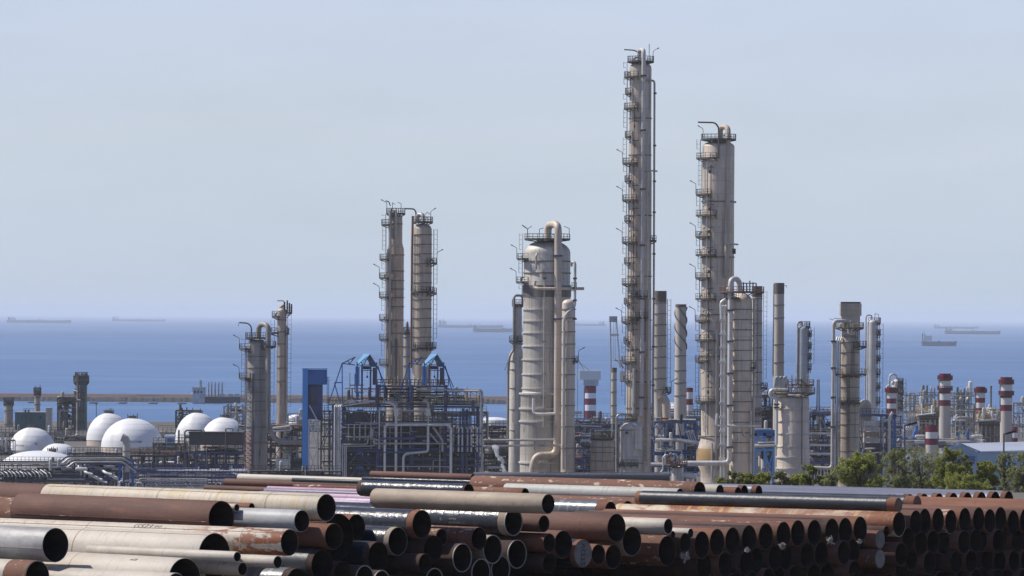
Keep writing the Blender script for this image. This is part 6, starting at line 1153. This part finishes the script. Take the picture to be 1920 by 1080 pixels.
# ---------------------------------------------------------------- striped chimneys
def striped(label, D, cx, r, bands, bot=None, plats=(), group='red and white striped chimneys'):
    t = T('striped_chimney', label, 'chimney', D, cx, bands[0], group); k = t.s
    for i in range(len(bands) - 1):
        mb = MB(); y0, y1 = bands[i], bands[i + 1]; rr = r * k; pr = [(rr, t.z(y1)), (rr, t.z(y0))]
        if i == 0: pr += [(rr * .86, t.z(y0)), (rr * .86, t.z(y0 + 8))]
        mb.lathe(t.c.x, D, pr, 32, close=False); t.part(mb, 'red_band' if i % 2 == 0 else 'white_band', 'red' if i % 2 == 0 else 'stripe_white')
    mb = MB(); mb.lathe(t.c.x, D, [(r * k, t.base), (r * k, t.z(bands[-1]))], 32, close=False); t.part(mb, 'shaft', 'conc')
    for y in plats:
        t.plat(y, 0, 360, r, r + 3.4, 7, 'red', bracket=False); t.boxp(cx + r + .3, cx + r + 2.6, y - 5, y - 3, -3, 0, 'warning_light', 'rail')
    t.ladder(bands[0] + 4, bands[-1] + 20, 190, r + .6, False); return t
striped('tall red and white chimney with four rings, centre of the right hand plant', 1650, 1772, 11, [700.5, 714, 727, 738, 750, 761], plats=(711, 731))
striped('tall red and white chimney nearest the right picture edge', 1640, 1887, 11.3, [707, 721, 733.5, 746, 759, 770.5], plats=(719, 740))
striped('shorter red and white chimney left of the right edge one', 1750, 1838.5, 9, [725, 736.5, 746, 755, 765, 776], plats=(735,))
striped('red and white chimney standing before the looped grey column on the right', 1640, 1671.5, 9.2, [726, 737, 747, 756.5, 766, 777], plats=(735,))
striped('stub of a red and white chimney in front of a dark boiler house', 1540, 1747, 12.4, [797, 810, 822, 834])
striped('red and white chimney stub half cut by a street lamp near the right edge', 1600, 1903, 5.4, [800, 811.5, 821, 832])
striped('dark red and white chimney peeping right of the spiral chimney', 1500, 1293, 6.6, [727, 735, 748, 759, 772])
t = striped('hazy red and white chimney with a wide pale head, right of the widest column', 2150, 1107, 11, [722, 737, 747, 759, 770, 784]); t.boxp(1086, 1126, 696, 712, -20, 20, 'wide_head', 'crane'); t.boxp(1094, 1122, 712, 723, -14, 14, 'head_support', 'clad_blue'); t.boxp(1085, 1127, 694, 696, -21, 21, 'head_roof', 'pipew')
t.bars([((1083, 672, 0), (1096, 696, 0)), ((1083, 672, 0), (1083, 800, 0)), ((1085, 680, 0), (1108, 696, 0))], 1.4, 'boom', 'railpale')
# ---------------------------------------------------------------- right hand plant
t = U('distillation_tower', 'grey column with a high looped pipe at the left of the right hand plant', 'column', 1720, 1681, 770)
t.shell([(717, 9), (850, 9.5)], 'clad_pale', dome=6); t.pipe([(1681, 715, 0), (1680, 704, -4), (1675, 701, -10), (1668, 703, -10), (1666, 715, -10), (1666, 800, -10)], 2, 'clad_pale', 5, 'overhead_pipe'); t.pipe([(1672, 722, -12), (1672, 717, -12), (1675, 716, -10)], 3, 'clad_pale', 2, 'small_vessel'); t.pipe([(1659, 740, -12), (1662, 724, -12), (1666, 722, -12)], 1.6, 'pipew', 4, 'riser')
for y in (716, 726, 738, 752, 765): t.plat(y, -80, 60, 9, 13, 7)
t.ladder(712, 800, 0, 11); t.rings([735, 750], 9.2, 1, .6)
def hall(label, x0, x1, top, D, cols, duct=True):
    t = U('boiler_house', label, 'boiler', D, (x0 + x1) / 2, top + 30)
    mb = MB(); a, b = t.P(x0, top + 12, 0), t.P(x1, top + 12, 50); mb.box((a.x, a.y, t.base), (b.x, b.y, a.z)); t.part(mb, 'wall', 'duct', smooth=False)
    for i in range(cols): x = x0 + 4 + (x1 - x0 - 8) * i / (cols - 1); t.boxp(x - 1.6, x + 1.6, top + 12, 840, -2, -.2, 'pilaster', 'clad_blue' if i % 2 else 'clad_dark')
    t.boxp(x0 - 1, x1 + 1, top + 6, top + 12, -4, 52, 'upper_band', 'dark'); a, b, c, d = t.P(x0 - 4, top + 4, -8), t.P(x1 - 26, top, -8), t.P(x1 - 26, top, 40), t.P(x0 - 4, top + 4, 40); e = Vector((0, 0, -1.6 * t.s))
    mb = MB(); mb._add([tuple(v) for v in (a, b, c, d, a + e, b + e, c + e, d + e)], [(0, 1, 2, 3), (7, 6, 5, 4), (0, 4, 5, 1), (1, 5, 6, 2), (2, 6, 7, 3), (3, 7, 4, 0)]); t.part(mb, 'canopy', 'roofwhite', smooth=False)
    for i in range(7): t.boxp(x0 + 8 + i * 7, x0 + 11 + i * 7, top + 14, top + 40, -1, -.2, 'window_strip', 'dark')
    t.railing(x0, x1, top + 12, -6, 'railyel', 7, 5); t.boxp(x0, x1, top + 12, top + 13, -8, 0, 'gallery', 'deck')
    if duct:
        for i in range(6): t.pipe([(x0 - 26 + i * 4, top + 25, -6), (x0 - 26 + i * 4, top + 4 + i * .5, -6), (x0 - 20 + i * 4, top + 1, 4)], 1, 'pipeo' if i % 2 else 'railpale', 3, 'hook_pipe', 7)
        for i in range(8): t.pipe([(x0 - 46 + i * 3.6, top + 60, -8), (x0 - 24 + i * 3.8, top + 26, -8)], 1.05, 'pipew', 2, 'sloping_tube', 7)
        t.boxp(x0 - 30, x0 - 1, top + 32, 845, 2, 30, 'blue_casing', 'clad_blue'); t.bars([((x0 - 46, top + 42, -6), (x0, top + 30, -6)), ((x0 - 46, top + 20, -6), (x0 - 4, top + 20, -6))], 1.2, 'beam', 'railrust')
    t.gear(12, x0, x1 - 20, top - 6, top + 4, 0, 30, ('pipeo', 'clad_grey', 'pipew', 'clad_pale')); t.run(22, x0 - 8, x1 - 16, top - 18, top + 4, 0, 30, .6, 1.3, ['pipeo', 'railyel', 'pipew', 'clad_grey'], .6, False)
    t.run(16, x0 - 8, x1, top + 12, 838, -8, -2, .5, 1.1, ['railpale', 'pipe', 'railrust', 'clad_dark', 'pipew'], .6, False)
    t.shell([(top - 12, 2.4), (top + 4, 2.4)], 'pipew', 'small_vessel', 14, dome=2, ground=False, cx=x0 + 24); return t
hall('dark boiler house with a pale canopy behind the red and white chimney stub', 1724, 1780, 774, 1660, 7)
hall('dark boiler house with a pale canopy below the right edge striped chimney', 1836, 1894, 785, 1650, 7)
t = U('process_unit', 'hazy skyline of columns and frames behind the tall striped chimney', 'pipework', 1900, 1770, 770)
t.frame(1690, 1830, [742, 758, 772, 788], -20, 20, 10, 1.5, 'clad_blue'); t.run(60, 1690, 1832, 735, 800, -22, 20, .5, 1.2, ['clad_grey', 'railpale', 'piped', 'clad_blue', 'pipe'], .55, False); t.gear(30, 1692, 1820, 738, 796, -18, 16, ('clad_grey', 'clad_blue', 'clad_dark', 'pipew'))
for x, y, r in ((1705, 745, 2.6), (1714, 740, 2), (1731, 724, 2.4), (1738, 724, 1.6), (1746, 726, 1.8), (1752, 728, 1.4), (1795, 727, 2.4), (1801, 731, 1.8), (1808, 729, 2), (1815, 735, 1.6)): t.shell([(y, r), (800, r)], rnd.choice(['clad_blue', 'clad_grey', 'clad_green']), 'vessel', 14, dome=2, cx=x)
for x, y in ((1802, 748), (1815, 748)):
    mb = MB(); t_ = [(5 * math.sin(math.pi * i / 8) * t.s, t.z(y) - 5 * t.s * math.cos(math.pi * i / 8)) for i in range(9)]; mb.lathe(t.x(x), t.D - 10 * t.s, [(max(.001, a), b) for a, b in t_], 20, close=False); t.part(mb, 'sphere_vessel', 'clad_grey')
t.railing(1722, 1832, 742, -20, 'rail', 6, 5)
t = U('process_unit', 'hazy frame and thin vessels right of the right edge striped chimney', 'pipework', 1880, 1912, 785); t.frame(1898, 1940, [756, 775, 795], -20, 20, 4, 1.8, 'clad_blue'); t.run(26, 1898, 1940, 756, 815, -22, 20, .5, 1.3, ['clad_grey', 'railrust', 'piped', 'clad_blue', 'pipew'], .5, False); t.gear(10, 1900, 1936, 756, 810, -18, 16)
t = U('process_unit', 'hazy pipe bridge between the two tall striped chimneys', 'pipework', 1860, 1822, 785); t.frame(1800, 1880, [768, 790, 806], -16, 16, 6, 1.5, 'clad_dark'); t.run(36, 1790, 1880, 760, 820, -20, 16, .6, 1.5, ['clad_grey', 'railpale', 'piped', 'clad_blue', 'railrust'], .5, False); t.gear(16, 1795, 1872, 766, 815, -18, 12); t.boxp(1788, 1806, 786, 789, -18, 0, 'white_deck', 'white')
t = stack('thin dark chimney left of the right edge striped one', 1850, 1858, 750, [(724, 1.6), (830, 1.8)], 'soot', 724, [735], 5)
t = U('pipe_rack', 'low pipe tangle with rusty struts in front of the two boiler houses', 'pipework', 1560, 1800, 825); t.frame(1690, 1840, [830], -10, 10, 9, 1.1, 'clad_dark'); t.run(30, 1684, 1850, 820, 842, -12, 10, .6, 1.4, ['pipew', 'clad_dark', 'pipe', 'clad_grey', 'railrust', 'piped'], .45, False); t.gear(26, 1690, 1830, 818, 838, -10, 8, ('pipew', 'clad_grey', 'blue'))
t.shell([(836, 7), (850, 7)], 'clad_pale', 'tank', 20, dome=2, cx=1728)
# pale roofed shed
t = U('shed', 'long shed with a pale blue white roof behind the trees on the right', 'building', 1300, 1850, 850)
e1, e2 = 0, 200; x0, x1, rx = 1764, 1838, 1803
P_ = {k_: t.P(x, y, o) for k_, (x, y, o) in dict(a=(x0, 843, 0), r=(rx, 831.5, 0), b=(x1, 846, 0), a2=(x0 + 190, 842, 150), r2=(rx + 190, 829, 150), b2=(x1 + 190, 845, 150)).items()}
q = Vector((0, 0, -.25)); mb = MB()
for p1, p2, p3, p4 in (('a', 'r', 'r2', 'a2'), ('r', 'b', 'b2', 'r2')):
    mb._add([tuple(v) for v in (P_[p1], P_[p2], P_[p3], P_[p4], P_[p1] + q, P_[p2] + q, P_[p3] + q, P_[p4] + q)], [(0, 1, 2, 3), (7, 6, 5, 4), (0, 4, 5, 1), (1, 5, 6, 2), (2, 6, 7, 3), (3, 7, 4, 0)])
t.part(mb, 'roof', 'roofwhite', smooth=False); g = lambda k_, dy=.6, dx=0: Vector((P_[k_].x + dx, P_[k_].y + dy, P_[k_].z - .3))
mb = MB(); G_ = [g('a', .6, .5), g('r', .6), g('b', .6, -.5)]; dn = [Vector((v.x, v.y, t.base)) for v in G_]; mb._add([tuple(v) for v in G_ + dn], [(3, 4, 1, 0), (4, 5, 2, 1)]); bb2 = g('b2', -.6, -.5); mb._add([tuple(G_[2]), (bb2.x, bb2.y, bb2.z), (bb2.x, bb2.y, t.base), tuple(dn[2])], [(0, 3, 2, 1)]); t.part(mb, 'wall', 'shedwall', smooth=False)
t.boxp(1774, 1800, 848, 852, -.8, .3, 'louvre_strip', 'roofwhite'); t.boxp(1806, 1828, 855, 870, -.8, .3, 'doorway', 'blue'); t.bars([((x0, 844, -.4), (rx, 832.5, -.4)), ((rx, 832.5, -.4), (x1, 847, -.4))], 1.4, 'barge_board', 'bright')
t = U('garden_wall', 'low pale wall and white tanks glimpsed behind the trees', 'wall', 1200, 1690, 880); mb = MB(); a, b = t.P(1655, 868, 0), t.P(1790, 868, 3); mb.box((a.x, a.y, t.base), (b.x, b.y, a.z)); t.part(mb, 'wall', 'clad_pale', smooth=False); t.boxp(1700, 1740, 850, 866, 10, 14, 'tank_block', 'white'); t.boxp(1654, 1791, 866.5, 868, -.5, 3.5, 'coping', 'clad_grey'); t.boxp(1640, 1656, 838, 905, -6, 6, 'buttress', 'clad_blue')
# ---------------------------------------------------------------- street lamps
for cx, y, lx, lab in ((1696, 797, 23, 'grey street lamp with a dark flat head before the left boiler house'), (1882, 813, 23, 'grey street lamp with a dark flat head before the shed roof')):
    t = U('street_lamp', lab, 'street lamp', 640, cx, 850, 'street lamps by the trees', base=-9); mb = MB(); a = t.P(cx, y, 0); mb.tube([(a.x, a.y, t.base), a], [2.2 * t.s, 1.5 * t.s], 10); t.part(mb, 'pole', 'lamp'); t.pipe([(cx, y + 1, 0), (cx + 5, y - 1.6, 0)], 1.1, 'lamp', 2, 'arm', 8)
    mb = MB(); p, q = t.P(cx + 2, y + 1, 0), t.P(cx + lx, y - 4.5, 0); d = (q - p); u = Vector((0, 0, 2.2 * t.s)); f = Vector((0, 3 * t.s, 0)); vs = []
    for s_, w in ((0, .5), (.25, 1), (.8, 1), (1, .55)): c = p + d * s_; vs += [tuple(c - f * w - u * .7 * w), tuple(c + f * w - u * .7 * w), tuple(c + f * w + u * w), tuple(c - f * w + u * w)]
    mb._add(vs, [(4 * i + j, 4 * i + (j + 1) % 4, 4 * i + 4 + (j + 1) % 4, 4 * i + 4 + j) for i in range(3) for j in range(4)] + [(3, 2, 1, 0), (12, 13, 14, 15)]); t.part(mb, 'lamp_head', 'lampblack', smooth=False)
# ---------------------------------------------------------------- trees and shrubs
def leaf_cloud(mb, c, rad, n, size, rs):
    for _ in range(n):
        d = Vector((rs.gauss(0, 1), rs.gauss(0, 1), rs.gauss(0, 1))).normalized() * rs.random() ** .45; p = c + Vector((d.x * rad.x, d.y * rad.y, d.z * rad.z))
        a = Vector((rs.uniform(-1, 1), rs.uniform(-1, 1), rs.uniform(-1, .4))).normalized(); b = a.cross(Vector((rs.uniform(-1, 1), rs.uniform(-1, 1), rs.uniform(-1, 1)))).normalized(); L = size * rs.uniform(.6, 1.5)
        mb._add([tuple(p - a * L), tuple(p + b * L * .32), tuple(p + a * L), tuple(p - b * L * .32)], [(0, 1, 2, 3)])
def tree(px0, px1, top, bot, D, label, mat='leaf', seed=1, clumps=26, leaves=150, name='tree', cat='tree', group='trees behind the far pipes', dens=1.):
    rs = random.Random(seed); s_ = D / F; gz = terrain(D, 0); c = W((px0 + px1) / 2, bot, D); base = Vector((c.x, D, gz)); r = thing(name, label, cat, base, group); o = tuple(base)
    top += 7 if name == 'tree' else 8; zt, zb = W(0, top, D).z - W(0, HY, D).z + CAMZ + (W((px0 + px1) / 2, top, D).z - W(0, top, D).z), c.z; w = (px1 - px0) / 2 * s_; H = zt - gz; mb = MB(); lf = MB()
    fork = base + Vector((rs.uniform(-.2, .2), 0, H * .28)); mb.tube([base - Vector((0, 0, .4)), base + Vector((.05, 0, H * .12)), fork], [H * .035, H * .028, H * .022], 8)
    for i in range(clumps):
        u = rs.random(); a = rs.uniform(0, 2 * math.pi); zz = zb + (zt - zb) * (.12 + .8 * u); prof = math.sin(math.pi * min(.98, (.18 + .76 * u))) ** .7; rr = w * prof * math.sqrt(rs.uniform(.12, 1)) * .92
        p = Vector((c.x + rr * math.cos(a), D + rr * math.sin(a), zz)); m_ = (fork + p) / 2 + Vector((0, 0, H * .06)); mb.tube([fork, m_, p], [H * .014, H * .009, H * .003], 5)
        k = rs.uniform(.18, .34) * w; leaf_cloud(lf, p, Vector((k, k, k * rs.uniform(.6, .95))) * 1.25, int(leaves * 1.5 * rs.uniform(.6, 1.3) * dens), .11 + w * .012, rs)
        for _ in range(3): q = p + Vector((rs.gauss(0, 1), rs.gauss(0, 1), rs.uniform(-.4, 1.0))) * k * 1.2; leaf_cloud(lf, q, Vector((k, k, k)) * .45, int(leaves * .25), .12 + w * .013, rs)
    mb.build('trunk', 'bark', r, o); lf.build('crown', mat, r, o, False)
tree(1570, 1656, 856, 925, 560, 'bright green rounded tree right of the stained column\'s foot', 'leaf', 3, 28, 170)
tree(1654, 1712, 838, 930, 575, 'olive green tree around the left street lamp', 'leafd', 4, 26, 110)
tree(1690, 1766, 832, 930, 590, 'loose grey green tree with gaps, right of the left street lamp', 'leafd', 5, 30, 80, dens=.8)
tree(1750, 1812, 840, 930, 560, 'dense bright green tree in front of the shed gable', 'leaf', 6, 30, 170)
tree(1788, 1826, 850, 930, 600, 'dark green tree rising to the shed wall', 'leafd', 7, 20, 130)
tree(1824, 1872, 860, 930, 560, 'rounded yellow green tree before the shed\'s long side', 'leaf', 8, 24, 170)
tree(1866, 1904, 845, 935, 590, 'olive tree hiding the right street lamp\'s post', 'leafd', 9, 22, 100)
tree(1890, 1946, 846, 940, 575, 'loose olive tree at the right picture edge', 'leafd', 10, 26, 100)
tree(1770, 1840, 890, 930, 540, 'low light green bush below the trees', 'leaf', 12, 20, 160, 'bush', 'bush')
k = 0
for x0, x1, tp, lab in ((1362, 1398, 876, 'tallest shrub at the foot of the banded tan column'), (1388, 1424, 888, 'low shrub left of the bright blue pipe stand'), (1418, 1450, 887, 'low shrub under the bright blue pipe stand'), (1444, 1482, 882, 'shrub left of the stout banded column\'s foot'), (1478, 1512, 889, 'low shrub at the stout banded column\'s foot'), (1502, 1536, 872, 'feathery shrub before the white bent pipe'), (1532, 1572, 888, 'low shrub before the pale fence'), (1340, 1370, 893, 'lowest shrub at the left end of the row')):
    tree(x0, x1, tp, 914, 440, lab, 'leaf' if k % 3 else 'leafd', 30 + k, 11, 110, 'shrub', 'shrub', 'shrubs behind the far pipes'); k += 1
# steam
m = bpy.data.materials.new('steam'); m.use_nodes = True; nt = m.node_tree; nt.nodes.remove(nt.nodes['Principled BSDF']); pv = nt.nodes.new('ShaderNodeVolumePrincipled'); pv.inputs['Color'].default_value = (.97, .97, .98, 1); pv.inputs['Density'].default_value = 1.3
nt.links.new(pv.outputs[0], nt.nodes['Material Output'].inputs['Volume']); M['steam'] = m
def plume(pts, D, label, rs):
    mb = MB(); c0 = W(*pts[0][:2], D); s_ = D / F; bm = __import__('bmesh').new(); import bmesh
    for i in range(len(pts) - 1):
        (xa, ya, ra), (xb, yb, rb) = pts[i], pts[i + 1]
        for j in range(7):
            f = j / 7; r = (ra + (rb - ra) * f); c = W(xa + (xb - xa) * f + rs.uniform(-.5, .5) * r, ya + (yb - ya) * f, D) + Vector((0, rs.uniform(-.5, .5) * r * s_, 0)); rr = r * s_ * rs.uniform(.45, .85)
            bmesh.ops.create_icosphere(bm, subdivisions=2, radius=rr, matrix=Matrix.Translation(c - c0))
    me = bpy.data.meshes.new('steam'); bm.to_mesh(me); bm.free(); o = bpy.data.objects.new('steam_plume', me); COL.objects.link(o); o.location = c0; me.materials.append(M['steam'])
    mo = o.modifiers.new('remesh', 'REMESH'); mo.mode = 'VOXEL'; mo.voxel_size = .13; o['kind'] = 'stuff'; tag(o, label, 'steam')
plume([(948, 888, 4), (943, 872, 6), (936, 856, 6), (929, 840, 7), (926, 836, 4)], 930, 'white puff of steam rising left of the widest column', random.Random(5))
plume([(1783, 790, 2), (1790, 782, 3), (1796, 776, 2)], 1640, 'small steam puff between the striped chimneys', random.Random(6))
plume([(362, 760, 2), (358, 748, 3), (364, 742, 3), (360, 735, 2)], 2900, 'faint steam puff at the port building', random.Random(8))
